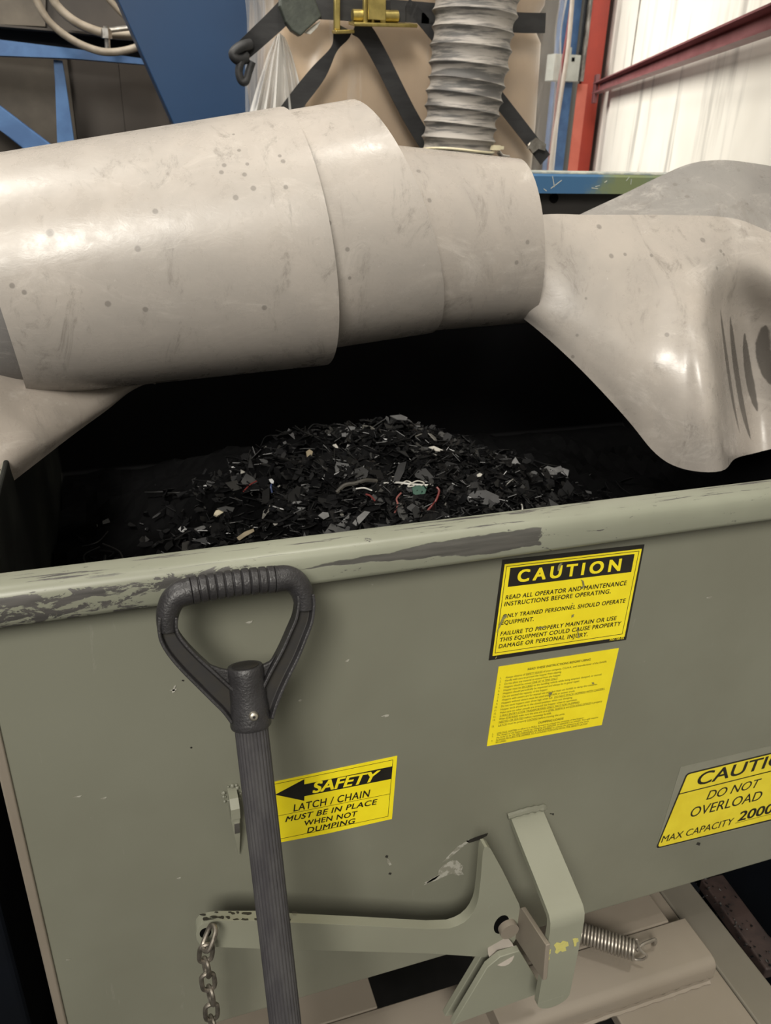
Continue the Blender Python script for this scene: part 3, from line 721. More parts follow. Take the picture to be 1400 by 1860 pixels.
for i, ((x, y), _d, hl, k) in enumerate(links):
    a = pc[max(0, i - 1)]; b = pc[min(len(pc) - 1, i + 1)]; ax = (b - a).normalized()
    if i == 0: ax = (P(374, 1720, .583) - P(387, 1688, .590)).normalized()
    wd = V((1, 0, 0)) if k else V((.25, -.97, 0)); wd = (wd - ax * wd.dot(ax)).normalized()
    L = hl * .00058
    obj('chain_link', link(B(), pc[i] + V((0, -.0 if k else 0, 0)), ax, wd, L, .0068, .0026), M['chain'], chain)

# ------------------------------------------------------------------ return spring
sz = -1.052
sa = PZ(1018, 1684, sz); sb = PZ(1154, 1726, sz + .002)
spr = thing('return_spring', 'dusty steel coil spring stretched behind the bent bracket', 'spring', (sa + sb) / 2 - V((0, 0, .015)))
d = (sb - sa); T_ = d.normalized(); U_ = T_.orthogonal().normalized(); W_ = T_.cross(U_)
NT = 22
pts = [sa + d * (i / (NT * 14)) + (U_ * math.cos(2 * PI * i / 14) + W_ * math.sin(2 * PI * i / 14)) * .0132 for i in range(NT * 14 + 1)]
obj('coil', a_tube(B(), pts, .0019, 7), M['spring'], spr)
hk = PZ(1190, 1706, -1.055)
e0 = sb + V((0, 0, -.012))
obj('end_loop', a_tube(B(), cr([sb + U_ * .0132, sb + T_ * .006 + V((0, 0, .004)), sb + T_ * .016 + V((0, 0, -.004)), sb + T_ * .012 + V((0, 0, -.014)), sb + T_ * .002 + V((0, 0, -.018)), sb - T_ * .004 + V((0, 0, -.010))], 6), .0018, 6), M['spring'], spr)
obj('hook_rod', a_tube(B(), cr([PZ(1156, 1727, -1.058), PZ(1166, 1716, -1.056), PZ(1184, 1708, -1.056), PZ(1190, 1707, -1.058), PZ(1189, 1714, -1.066), PZ(1186, 1716, -1.079)], 5), .0026, 8), M['spring'], spr)

# ------------------------------------------------------------------ shovel leaning on the lip
SA = P(432, 1062, .606); SB = P(523, 1860, .468)
SN = (SB - SA).cross(V((1, 0, 0))).normalized()
if SN.y > 0: SN = -SN                                  # towards the viewer
def H(px, py, off=0.0): return PL(px, py, SA + SN * off, SN)
shv_base = SA + (SB - SA) * 2.2
sh_top = H(446, 1215); sh_bot = H(520, 1860); sd = (sh_bot - sh_top).normalized()
shl = sh_top + sd * (sh_top.z / -sd.z - .06)
shv = thing('shovel', 'black D handle shovel leaning against the scraped hopper lip', 'shovel', (shl.x, shl.y, 0))
def k7(x, y): return (250 + x / 3.5, 1000 + y / 3.5)
gl = [(305, 1146), (303.5, 1128), (306, 1108), (314, 1090), (327, 1079), (345, 1073)]
gr = [(500, 1052), (520, 1050.5), (536, 1057), (547, 1072), (552, 1090), (553, 1106)]
mid = [(345 + (500 - 345) * i / 44, 1073 + (1052 - 1073) * i / 44 - 2.5 * math.sin(PI * i / 44)) for i in range(1, 44)]
cl3 = [H(*q) for q in gl] ; cr3 = [H(*q) for q in gr]; m3 = [H(*q) for q in mid]
left = cr(cl3, 4); rightp = cr(cr3, 4)
path = left + m3 + rightp
nL, nM = len(left), len(m3)
def grip_r(t):
    i = t * (len(path) - 1)
    if i < nL: return .0078 + .0042 * min(1, i / nL)
    if i > nL + nM: return .0120 - .0042 * (i - nL - nM) / len(rightp)
    return .0120
# finer grooves need a dense middle
gp = left + cr([left[-1]] + m3[::3] + [rightp[0]], 14)[1:-1] + rightp
nMid = len(gp) - nL - len(rightp)
def grip_r2(t):
    i = t * (len(gp) - 1)
    if i < nL: return .0082 + .0036 * min(1, i / (nL * .8))
    if i > nL + nMid: return .0118 - .0036 * max(0, (i - nL - nMid - 3) / len(rightp))
    s = (i - nL) / nMid; ph = (s * 11) % 1
    return .0122 - .0016 * math.exp(-((ph - .5) / .10) ** 2)
obj('grip', a_tube(B(), gp, grip_r2, 22), M['handle'], shv, smooth=45)
def channel_arm(cl, wpx, name):
    """I-section arm along a px centre line: web with a raised rail on each side"""
    pts = cr([H(*q) for q in cl], 6); n = len(pts); rails = [B(), B()]; web = B()
    prof = []
    R0, R1, Wb = [], [], []
    for i, p in enumerate(pts):
        t_ = (pts[min(n - 1, i + 1)] - pts[max(0, i - 1)]).normalized(); s = t_.cross(SN)
        f = i / (n - 1); hw = wpx[0] + (wpx[1] - wpx[0]) * f
        prof.append((p, s, hw))
    bm = B(); rows = []
    for p, s, hw in prof:
        e = .0026
        sec = [(-hw, .0085), (-hw + e, .0085), (-hw + e + .0012, .0015), (hw - e - .0012, .0015), (hw - e, .0085), (hw, .0085), (hw, -.0085), (hw - e, -.0085), (hw - e - .0012, -.0015), (-hw + e + .0012, -.0015), (-hw + e, -.0085), (-hw, -.0085)]
        rows.append([bm.verts.new(p + s * a + SN * b) for a, b in sec])
    for i in range(n - 1):
        for k in range(12):
            f = bm.faces.new((rows[i][k], rows[i][(k + 1) % 12], rows[i + 1][(k + 1) % 12], rows[i + 1][k]))
            if k in (2,): f.material_index = 1
    bm.faces.new(rows[0]); bm.faces.new(rows[-1][::-1])
    return obj(name, bm, [M['handle'], M['recess']], shv, smooth=40, bevel=.0007)
channel_arm([(304.5, 1118), (304, 1140), (309, 1158), (324, 1180), (346, 1204), (372, 1229), (398, 1254), (420, 1275), (436, 1295)], (.0080, .0112), 'handle_arm')
channel_arm([(552.5, 1078), (553, 1098), (549, 1124), (538, 1152), (524, 1185), (507, 1218), (492, 1249), (481, 1275), (474, 1297)], (.0080, .0105), 'handle_arm')
top = H(445, 1209); bot = H(456, 1318)
d = bot - top
bm = B(); a_tube(bm, [top + d * f for f in (0, .03, .10, .3, .55, .75, .9, .97, 1)], lambda t: (.0150, .0160, .0163, .0160, .0162, .0172, .0180, .0182, .0176)[round(t * 8)], 28)
sock = obj('socket', bm, M['handle'], shv, smooth=40)
bm = B(); a_tube(bm, [top - d * .006, top - d * .004], .0118, 24); obj('socket_mouth', bm, M['recess'], sock)
for tri in ([(376, 1203), (400, 1212), (424, 1216), (428, 1250), (412, 1244)], [(500, 1186), (488, 1200), (466, 1210), (468, 1250), (476, 1234)]):
    bm = B(); a_prism(bm, [H(*q, -.003) for q in tri], SN * .006); obj('gusset_web', bm, M['handle'], shv, smooth=0, bevel=.0012)
sp = H(455.2, 1288.6); 
bm = B(); a_tube(bm, [sp + SN * .0165, sp + SN * .0185, sp + SN * .0200, sp + SN * .0206], lambda t: (.0042, .0041, .0033, .0018)[round(t * 3)], 18)
scr = obj('screw', bm, M['screw'], shv)
bm = B()
for a in range(3):
    v_ = sd * math.cos(a * PI / 3) + SN.cross(sd) * math.sin(a * PI / 3); a_bar(bm, sp + SN * .0205 - v_ * .0014, sp + SN * .0205 + v_ * .0014, SN.cross(v_) * .0004, SN * .0003)
obj('drive_recess', bm, M['recess'], scr)
# fluted shaft down to the socket of the blade
bm = B(); s0 = bot - sd * .004; NF = 26; rings = []
u_ = sd.orthogonal().normalized(); w2 = sd.cross(u_)
for Ld in (0, .2, .5, (shl - s0).length):
    ring = []
    for k in range(NF * 4):
        r = .0149 - (.0009 if k % 4 == 0 else (.0003 if k % 4 in (1, 3) else 0)); a = 2 * PI * k / (NF * 4)
        ring.append(bm.verts.new(s0 + sd * Ld + (u_ * math.cos(a) + w2 * math.sin(a)) * r))
    rings.append(ring)
for a, b in zip(rings, rings[1:]):
    for k in range(NF * 4): bm.faces.new((a[k], a[(k + 1) % (NF * 4)], b[(k + 1) % (NF * 4)], b[k]))
bm.faces.new(rings[0][::-1]); bm.faces.new(rings[-1])
obj('shaft', bm, M['shaft'], shv, smooth=60)
# blade (below the frame)
bs = V((1, 0, 0)); bl = shl; 
rows_ = []
for i, (f, hw, dp) in enumerate(((-.16, .018, -.012), (0, .10, -.01), (.02, .115, .0), (.15, .12, .0), (.24, .115, .0), (.29, .06, .01))):
    rows_.append([bl + sd * (f - .24) + bs * (hw * s) + SN * (.02 * (s * s) - .01 + dp) for s in (-1, -.5, 0, .5, 1)])
obj('blade', grid_sheet(rows_, 3, 3, .002), M['steel'], shv)

# ------------------------------------------------------------------ rolled rubber sheets above the hopper
def ring(top, bot, near, Yc, a0=-70, a1=200, n=40):
    """arc of a wrap: a circle in the depth plane that touches the sight lines through its top and bottom pixels"""
    rt, rb, rn = ray(*top), ray(*bot), ray(*near)
    at, ab = math.atan2(rt.z, rt.y), math.atan2(rb.z, rb.y)
    am = (at + ab) / 2; hf = (at - ab) / 2
    dd = Yc / math.cos(am); R = dd * math.sin(hf); cz = Yc * math.tan(am)
    ct = dd * math.cos(hf)                                   # tangent points
    Tt = (ct * math.cos(at), ct * math.sin(at)); Tb = (ct * math.cos(ab), ct * math.sin(ab))
    Xt = rt.x / rt.y * Tt[0]; Xb = rb.x / rb.y * Tb[0]
    nearY = Yc - R * math.cos(am); Xn = rn.x / rn.y * nearY
    thT = math.atan2(Tt[1] - cz, Tt[0] - Yc); thB = math.atan2(Tb[1] - cz, Tb[0] - Yc)
    pts = []
    for i in range(n + 1):
        a = math.radians(a0 + (a1 - a0) * i / n)             # 0 = straight up, 90 = towards viewer, 180 = down
        ny, nz = -math.sin(a), math.cos(a)
        zf = nz; nf = max(0, -ny) if -ny > 0 else .6 * (-ny)
        x = (Xt + Xb) / 2 + (Xt - Xb) / 2 * zf + (Xn - (Xt + Xb) / 2) * nf
        pts.append(V((x, Yc + R * ny, CAMZ + cz + R * nz)))
    return pts
def wrap(name, label, ringA, ringB, th, belly=0):
    rows = []
    for f in (0, .33, .67, 1):
        rows.append([a.lerp(b, f) for a, b in zip(ringA, ringB)])
    bm = B(); vs = []
    NS = 24
    for i in range(NS + 1):
        f = i / NS; vs.append([bm.verts.new(a.lerp(b, f)) for a, b in zip(ringA, ringB)])
    for i in range(NS):
        for j in range(len(vs[0]) - 1): bm.faces.new((vs[i][j], vs[i + 1][j], vs[i + 1][j + 1], vs[i][j + 1]))
    thicken(bm, vs, th)
    o = obj(name, bm, M['chain'], None, smooth=40); tag(o, label, 'rubber sheet', 'rolled rubber sheets over the hopper'); return o
TY = 1.15; TY2 = 1.16; TY3 = 1.172
seg1 = wrap('rubber_wrap', 'widest pale rubber sheet rolled into a tube at left, edge overlapping next', ring((-90, 298), (40, 716), (-14, 470), TY), ring((513, 199.5), (590, 658.5), (608, 540), TY), .004)
seg2 = wrap('rubber_wrap', 'middle rolled rubber sheet between the widest and the narrowest rolls', ring((430, 222), (520, 640), (520, 540), TY2), ring((641, 186), (776, 601), (783, 520), TY2), .004)
seg3 = wrap('rubber_wrap', 'narrowest rolled rubber sheet, its open end over the draped right sheet', ring((560, 252), (680, 604), (690, 500), TY3), ring((940, 293), (958, 582), (983, 495), TY3), .004)
seg0 = wrap('rubber_wrap', 'grey inner sheet showing past the left end of the widest roll', ring((-1100, 470), (-900, 800), (-980, 640), TY), ring((80, 290), (140, 688), (120, 540), TY), .004)

# front draped sheet on the right, with a hard fold
def row_(pts): return [P(x, y, d) for x, y, d in pts]
rows = [
 row_([(890, 410, 1.13), (985, 393, 1.13), (1060, 393, 1.13), (1130, 393, 1.13), (1190, 393, 1.13), (1240, 394, 1.13), (1285, 395, 1.13), (1325, 399, 1.13), (1360, 409, 1.12), (1440, 447, 1.10), (1520, 500, 1.08)]),
 row_([(890, 450, 1.11), (985, 433, 1.105), (1058, 450, 1.095), (1128, 465, 1.085), (1188, 478, 1.075), (1240, 480, 1.07), (1283, 480, 1.07), (1320, 478, 1.08), (1362, 484, 1.075), (1440, 515, 1.05), (1520, 560, 1.03)]),
 row_([(890, 500, 1.10), (982, 490, 1.09), (1052, 520, 1.065), (1122, 550, 1.045), (1184, 568, 1.03), (1236, 570, 1.015), (1275, 565, 1.02), (1312, 558, 1.085), (1362, 562, 1.11), (1440, 590, 1.06), (1520, 620, .995)]),
 row_([(895, 530, 1.13), (978, 535, 1.085), (1048, 575, 1.05), (1120, 620, 1.02), (1184, 650, .995), (1240, 660, .97), (1285, 650, .965), (1312, 640, 1.07), (1362, 640, 1.125), (1440, 660, 1.065), (1520, 680, .98)]),
 row_([(905, 545, 1.15), (970, 566, 1.085), (1042, 618, 1.045), (1122, 690, 1.01), (1186, 735, .98), (1245, 755, .945), (1298, 750, .93), (1318, 742, 1.04), (1362, 735, 1.11), (1440, 735, 1.06), (1520, 745, .98)]),
 row_([(912, 552, 1.17), (961, 582, 1.10), (1040, 655, 1.045), (1140, 760, 1.005), (1192, 822, .975), (1240, 849, .945), (1305, 855, .915), (1330, 834, 1.0), (1364, 824, 1.075), (1440, 808, 1.04), (1520, 800, .98)])]
drape = obj('rubber_drape', grid_sheet(rows, 6, 7, .004), M['chain'], None, smooth=60)
tag(drape, 'pale rubber sheet with a deep vertical fold draped into the right of the hopper', 'rubber sheet')
# cool grey sheet behind it
rows = [row_([(985, 428, 1.36), (1058, 391, 1.36), (1130, 357, 1.36), (1195, 325, 1.36), (1250, 301, 1.36), (1305, 294, 1.36), (1360, 299, 1.36), (1440, 312, 1.35), (1540, 330, 1.34)]),
        row_([(985, 450, 1.32), (1058, 416, 1.32), (1130, 386, 1.32), (1195, 358, 1.32), (1250, 340, 1.32), (1305, 333, 1.31), (1360, 338, 1.30), (1440, 352, 1.30), (1540, 370, 1.28)]),
        row_([(985, 470, 1.25), (1058, 445, 1.25), (1130, 425, 1.25), (1195, 410, 1.25), (1250, 405, 1.24), (1305, 405, 1.23), (1360, 412, 1.22), (1440, 440, 1.20), (1540, 470, 1.18)]),
        row_([(985, 520, 1.19), (1058, 510, 1.19), (1130, 500, 1.19), (1195, 495, 1.19), (1250, 495, 1.18), (1305, 500, 1.17), (1360, 510, 1.17), (1440, 535, 1.15), (1540, 560, 1.13)])]
back = obj('rubber_drape', grid_sheet(rows, 6, 7, .004), M['chain'], None, smooth=60)
tag(back, 'cooler grey rubber sheet rising behind the folded drape before the white wall', 'rubber sheet')
# lower left drape in front of the widest roll
rows = [row_([(300, 688, 1.155), (262, 692.5, 1.15), (215, 697, 1.135), (165, 697, 1.115), (105, 689, 1.095), (45, 671, 1.08), (-10, 650, 1.07), (-90, 620, 1.06)]),
        row_([(298, 689, 1.155), (258, 698, 1.15), (208, 714, 1.12), (155, 728, 1.09), (95, 735, 1.06), (36, 735, 1.04), (-20, 730, 1.02), (-100, 720, 1.0)]),
        row_([(296, 690, 1.155), (254, 702, 1.15), (200, 733, 1.115), (144, 766, 1.075), (82, 799, 1.035), (20, 830, 1.0), (-40, 855, .985), (-120, 890, .97)]),
        row_([(292, 692, 1.155), (250, 702, 1.15), (194, 745, 1.115), (134, 789, 1.075), (68, 840, 1.035), (0, 893, 1.0), (-65, 945, .98), (-150, 1010, .96)])]
ldr = obj('rubber_drape', grid_sheet(rows, 7, 5, .004), M['chain'], None, smooth=60)
tag(ldr, 'rubber sheet corner hanging down at lower left below the widest roll', 'rubber sheet')

def spots_on(o, lst):
    tr = bvh(o); out = []
    for x, y, r in lst:
        h = hit(tr, x, y)
        if h is not None: out.append((h, r * (h - C0).length / FPX))
    return out
def streaks_on(o, lst):
    tr = bvh(o); out = []
    for a, b, r in lst:
        h0, h1 = hit(tr, *a), hit(tr, *b)
        if h0 is not None and h1 is not None: out.append((h0, h1, r * (h0 - C0).length / FPX))
    return out
def setmat(o, m): o.data.materials.clear(); o.data.materials.append(m)
setmat(seg1, sheet_material('rubber left roll', spots_on(seg1, [(91, 423, 8), (282, 384, 6), (250, 452, 6.5), (196, 552, 6.5), (264, 562, 6), (22, 519, 5.5), (44, 531, 5), (428, 359, 6), (460, 342, 6), (444, 317, 5), (407, 300, 5), (402, 313, 5), (449, 298, 4), (519, 340, 5), (514, 293, 5), (508, 283, 4), (480, 559, 6), (577, 651, 5), (434, 273, 4), (424, 244, 3)])))
setmat(seg2, sheet_material('rubber middle roll', spots_on(seg2, [(631, 453, 5), (598, 405, 5), (595, 442, 4), (635, 505, 4)])))
setmat(seg3, sheet_material('rubber right roll', spots_on(seg3, [(730, 304, 4), (760, 311, 5), (780, 364, 5), (729, 395, 4), (723, 430, 4), (938, 477, 5), (958, 440, 5), (923, 571, 4)]), base=(.43, .385, .34), cool=(.345, .315, .288)))
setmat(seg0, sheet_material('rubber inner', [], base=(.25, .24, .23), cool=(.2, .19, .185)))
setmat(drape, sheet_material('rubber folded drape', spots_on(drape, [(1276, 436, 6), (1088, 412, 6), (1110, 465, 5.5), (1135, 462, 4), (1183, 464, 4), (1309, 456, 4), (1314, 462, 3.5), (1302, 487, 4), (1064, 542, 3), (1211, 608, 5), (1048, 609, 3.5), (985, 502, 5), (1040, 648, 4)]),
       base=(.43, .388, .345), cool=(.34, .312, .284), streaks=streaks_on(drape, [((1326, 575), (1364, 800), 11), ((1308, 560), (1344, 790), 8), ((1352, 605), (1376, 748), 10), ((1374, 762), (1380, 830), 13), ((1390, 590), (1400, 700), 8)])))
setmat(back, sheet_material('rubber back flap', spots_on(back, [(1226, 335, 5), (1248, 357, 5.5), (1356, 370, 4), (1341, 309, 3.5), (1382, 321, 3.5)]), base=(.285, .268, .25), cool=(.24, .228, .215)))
setmat(ldr, sheet_material('rubber corner', [], base=(.42, .37, .325), cool=(.32, .285, .25)))

# ------------------------------------------------------------------ the scrap in the hopper
def heap_z(x, y):
    m = math.exp(-(((x - .40) / .36) ** 2 + ((y - 1.22) / .36) ** 2))
    return -.67 + .19 * m + .012 * math.sin(x * 23 + 1) * math.sin(y * 19) + .008 * math.sin(x * 51 + y * 37)
bm = B()
NX, NY = 60, 44; gv = {}
for i in range(NX + 1):
    for j in range(NY + 1):
        x = X0 + .012 + (X1 - X0 - .024) * i / NX; y = FY + .012 + (YB - FY - .024) * j / NY
        z = heap_z(x, y) + random.uniform(-.004, .004)
        if y > 1.5: z = max(z, -.66)
        gv[i, j] = bm.verts.new((x, y, zr(z)))
for i in range(NX):
    for j in range(NY): bm.faces.new((gv[i, j], gv[i + 1, j], gv[i + 1, j + 1], gv[i, j + 1])).material_index = 4
rs = random.Random(11)
def shard(bm, p, size, mi, thin=.0012, asp=None, up=.5):
    n = rs.randint(3, 6); asp = asp or rs.uniform(.25, .9)
    q = V((rs.gauss(0, up), rs.gauss(0, up), 1)).normalized(); u = q.orthogonal().normalized()
    a = rs.random() * 6.28; w_ = q.cross(u); u, w_ = u * math.cos(a) + w_ * math.sin(a), w_ * math.cos(a) - u * math.sin(a)
    ph = rs.random() * 6; pts = []
    for k in range(n):
        t_ = ph + 2 * PI * k / n + rs.uniform(-.3, .3); rr = size * rs.uniform(.6, 1)
        pts.append(p + u * math.cos(t_) * rr + w_ * math.sin(t_) * rr * asp)
    a_prism(bm, pts, q * thin, mi)
for i in range(6500):
    x = rs.gauss(.42, .20); y = rs.gauss(1.06, .14)
    if not (X0 + .04 < x < X1 - .05 and FY + .03 < y < 1.52): continue
    p = V((x, y, zr(heap_z(x, y)) + rs.uniform(0, .012)))
    k = rs.random(); mi = 0 if k < .66 else 1 if k < .968 else 2 if k < .993 else 3
    shard(bm, p, rs.choice((.004, .006, .009, .012, .016, .02)), mi, up=.7)
for i in range(420):                                   # bits of black wire
    x = rs.gauss(.37, .22); y = rs.gauss(1.1, .18)
    if not (X0 + .06 < x < X1 - .07 and FY + .04 < y < 1.48): continue
    a = rs.random() * 6.28; L = rs.uniform(.02, .06); p = V((x, y, zr(heap_z(x, y)) + .008))
    d = V((math.cos(a), math.sin(a), rs.uniform(-.1, .4))) * L; s = V((-math.sin(a), math.cos(a), .2)) * L * rs.uniform(-.5, .5)
    n0 = len(bm.faces); a_tube(bm, cr([p - d * .5, p + s, p + d * .5], 4), rs.uniform(.0008, .002), 5)
    bm.faces.ensure_lookup_table(); mi = 0 if rs.random() < .8 else 1
    for f in bm.faces[n0:]: f.material_index = mi
M['heap_black'] = pmat('shade black heap base', (.002, .002, .0022), (.0012, .0012, .0014), 40, .8, spec=.05)  # paints the shade that swallows the sides and back of the heap
M['scrap_black'] = pmat('glossy black plastic scrap', (.006, .006, .0065), (.009, .009, .0095), 30, .24, spec=.3)
M['scrap_grey'] = pmat('dull charcoal scrap', (.012, .012, .0125), (.006, .006, .006), 30, .35, spec=.35)
M['scrap_mid'] = pmat('grey scrap', (.06, .06, .058), (.03, .03, .03), 30, .5)
M['scrap_pale'] = pmat('pale scrap', (.30, .29, .26), (.16, .155, .14), 30, .5)
scrap = obj('shredded_scrap', bm, [M['scrap_black'], M['scrap_grey'], M['scrap_mid'], M['scrap_pale'], M['heap_black']], None, smooth=0)
tag(scrap, 'heap of shredded black plastic scrap filling the hopper', 'scrap', kind='stuff')
ht = bvh(scrap)
def hz(px, py, lift=.006):
    q = hit(ht, px, py)
    if q is None or not (X0 < q.x < X1 and FY < q.y < YB): q = P(px, py, 1.1)
    return q + V((0, 0, lift)) - ray(px, py).normalized() * .004
def smat(name, col, rough=.45): return pmat(name, col, tuple(x * .75 for x in col), 60, rough)
M['s_white'] = smat('white plastic bit', (.62, .60, .54)); M['s_cream'] = smat('cream plastic bit', (.60, .54, .40)); M['s_tan'] = smat('tan bit', (.30, .25, .17))
M['s_grey'] = smat('grey flake', (.16, .16, .16)); M['s_dark'] = smat('dark crumpled flake', (.04, .04, .042)); M['s_red'] = smat('red wire', (.17, .025, .022)); M['s_pink'] = smat('pink wire', (.26, .09, .08))
M['s_blue'] = smat('blue wire', (.03, .05, .14)); M['s_green'] = smat('green board', (.012, .075, .045)); M['s_rod'] = smat('silver rod', (.75, .74, .70), .25); M['s_stub'] = smat('grey cable sheath', (.07, .065, .055))
def flake(name, label, pts, mat, th=.0015, group='loose bits on the scrap heap'):
    ps = [hz(x, y) for x, y in pts]; bm = B()
    # keep the piece as one plane that faces mostly upward, tilted to the viewer
    cc = sum(ps, V((0, 0, 0))) / len(ps); n = (V((0, -.55, .8)) + V((rs.uniform(-.25, .25), 0, 0))).normalized()
    ps = [PL(x, y, cc, n) for x, y in pts]
    a_prism(bm, ps, -n * th); o = obj(name, bm, mat, None, smooth=0); return tag(o, label, 'scrap piece', group)
def wire(name, label, pts, mat, r=.0013, group='loose bits on the scrap heap'):
    ps = [hz(x, y, .006 + .006 * (i % 2)) for i, (x, y) in enumerate(pts)]
    cy = sum(p.y for p in ps) / len(ps); ps = [p * .35 + P(x, y, cy) * .65 for p, (x, y) in zip(ps, pts)]
    o = obj(name, a_tube(B(), cr(ps, 6), r, 7), mat, None); return tag(o, label, 'scrap piece', group)
flake('plastic_chip', 'cream rectangular chip at the left side of the scrap heap', [(388, 934), (392, 927), (407, 923), (409, 929), (394, 937)], M['s_cream'], .004)
flake('plastic_chip', 'white slanted sliver near the top of the scrap heap', [(778, 812), (788, 810), (804, 817), (806, 820), (792, 819)], M['s_white'])
flake('plastic_chip', 'grey blade shaped shard standing highest on the scrap heap', [(708, 755), (728, 753), (740, 758), (738, 763), (722, 762)], M['s_grey'])
wire('wire_scrap', 'thin grey tail of wire below the topmost grey shard', [(733, 762), (744, 769), (753, 775), (763, 779)], M['s_grey'], .0014)
wire('metal_rod', 'thin silver rod lying across the middle of the scrap heap', [(697, 880), (722, 881), (750, 882), (786, 886)], M['s_rod'], .0017)
wire('metal_rod', 'shorter silver rod left of and below the long silver rod', [(646, 890), (662, 891), (678, 894), (697, 898)], M['s_rod'], .0012)
flake('circuit_board_scrap', 'green circuit board scrap under the tangled white threads', [(748, 884), (762, 881), (776, 884), (772, 896), (760, 902), (750, 896)], M['s_green'], .002)
wire('thread_tangle', 'tangled white threads over the green board scrap', [(724, 887), (738, 878), (752, 884), (740, 888), (756, 876), (770, 882), (758, 889), (775, 886), (782, 882)], M['s_white'], .0011)
wire('wire_scrap', 'long dark red wire curving down right of the green board', [(793, 887), (797, 897), (791, 912), (782, 925), (768, 939)], M['s_red'], .0017)
wire('wire_scrap', 'pale pink wire squiggle below the green board scrap', [(716, 935), (722, 922), (720, 908), (728, 900)], M['s_pink'], .0014)
wire('wire_scrap', 'short red wire left of the pale pink wire squiggle', [(664, 900), (672, 905), (681, 912)], M['s_red'], .0015)
wire('cable_stub', 'thick grey cable stub left of the long silver rod', [(611, 897), (626, 886), (646, 880), (664, 877), (684, 876)], M['s_stub'], .0034)
wire('wire_scrap', 'short blue wire standing at left of the scrap heap', [(493, 882), (492, 889), (494, 897)], M['s_blue'], .0016)
wire('wire_scrap', 'thin red wire lying far left near the dark corner', [(442, 895), (454, 885), (466, 876)], M['s_red'], .0012)
flake('plastic_flake', 'ragged pale flake at the far right of the scrap heap', [(984, 853), (994, 846), (1006, 850), (1018, 846), (1024, 855), (1010, 859), (1004, 868), (994, 858)], M['s_grey'])
flake('plastic_flake', 'ragged grey flake just left of the far right pale flake', [(920, 842), (930, 838), (936, 830), (942, 840), (952, 848), (938, 852), (928, 848)], M['s_grey'])
flake('plastic_flake', 'large dark crumpled flake above the lip right of center', [(846, 903), (860, 892), (882, 890), (904, 900), (908, 912), (892, 918), (868, 914), (852, 912)], M['s_dark'])
flake('plastic_flake', 'upright dark strip just above the long silver rod', [(716, 864), (724, 842), (738, 838), (734, 856), (724, 876), (714, 876)], M['s_dark'])
flake('plastic_chip', 'tan peg shaped chip at upper left of the heap', [(556, 820), (562, 816), (568, 820), (566, 830), (558, 832)], M['s_tan'])
flake('plastic_chip', 'tiny white chip left of the ragged grey flake', [(866, 862), (871, 859), (876, 861), (875, 865), (868, 866)], M['s_white'])
flake('plastic_chip', 'tiny pale hook shaped chip at upper middle of heap', [(604, 808), (610, 806), (614, 812), (612, 822), (609, 812)], M['s_white'])
flake('plastic_chip', 'slanted pale chip low at the left near the lip', [(430, 976), (444, 966), (460, 960), (462, 965), (446, 974), (434, 982)], M['s_tan'])
flake('plastic_chip', 'grey lump chip below the thick cable stub', [(578, 936), (586, 930), (596, 931), (598, 938), (588, 943)], M['s_grey'])
flake('plastic_chip', 'grey curved chip between two red wires near the lip', [(640, 950), (650, 938), (662, 928), (672, 930), (660, 944), (648, 956)], M['s_grey'])
wire('metal_sliver', 'white metal sliver standing at the lip on the right', [(947, 918), (948, 926), (948, 932)], M['s_white'], .0012)

# ------------------------------------------------------------------ blue trough behind the hopper
ty = 1.75
zt = (P(950, 308, ty).z + P(1195, 323, ty).z) / 2
t = thing('blue_trough', 'dark steel trough with scratched blue rim behind the rubber rolls', 'trough', (.8, ty + .3, 0))
tx0, tx1 = .2, 1.5
bm = B(); a_box(bm, tx0, tx1, ty + .02, ty + .03, .3, zt - .03); obj('side_wall', bm, M['trough_dark'], t)
bm = B(); a_prism(bm, [V((tx0, ty + y, zt + z)) for y, z in ((-.012, -.042), (-.012, -.006), (-.008, -.001), (.06, -.001), (.06, -.01), (-.002, -.01), (-.002, -.042))], V((tx1 - tx0, 0, 0))); rim = obj('rim', bm, M['blue_rim'], t, smooth=30, label='scratched blue rim')
bm = B(); a_box(bm, tx0, tx1, ty - .008, ty + .06, zt - .001, zt + .0035); obj('rim_edge', bm, M['rim_top'], t, bevel=.001)
bm = B(); a_box(bm, tx0, tx1, ty - .004, ty + .02, zt - .125, zt - .105); obj('stiffener', bm, M['trough_dark'], t)
bm = B(); hq = P(1006, 360, ty + .019); a_tube(bm, [hq, hq - V((0, .002, 0))], .0105, 24); obj('bolt_hole', bm, M['dark_hole'], t)
bm = B(); a_box(bm, tx0, tx1, ty + .03, ty + .55, .3, .32); obj('bottom', bm, M['trough_dark'], t)
bm = B()
for px, py, ln, an in ((1005, 330, 20, 1.9), (1010, 335, 26, .6), (1085, 338, 10, .2), (1080, 342, 14, -.1), (1140, 325, 9, .9), (1146, 330, 10, 1.6), (990, 345, 8, -.5), (1100, 330, 6, .5)):
    a = P(px, py, ty - .0125); d = V((math.cos(an), 0, math.sin(an))) * ln * .0006
    obj('scratch_mark', a_bar(B(), a - d, a + d, V((-d.z, 0, d.x)).normalized() * .0008, V((0, .0003, 0))), M['rim_top'], rim, smooth=0)

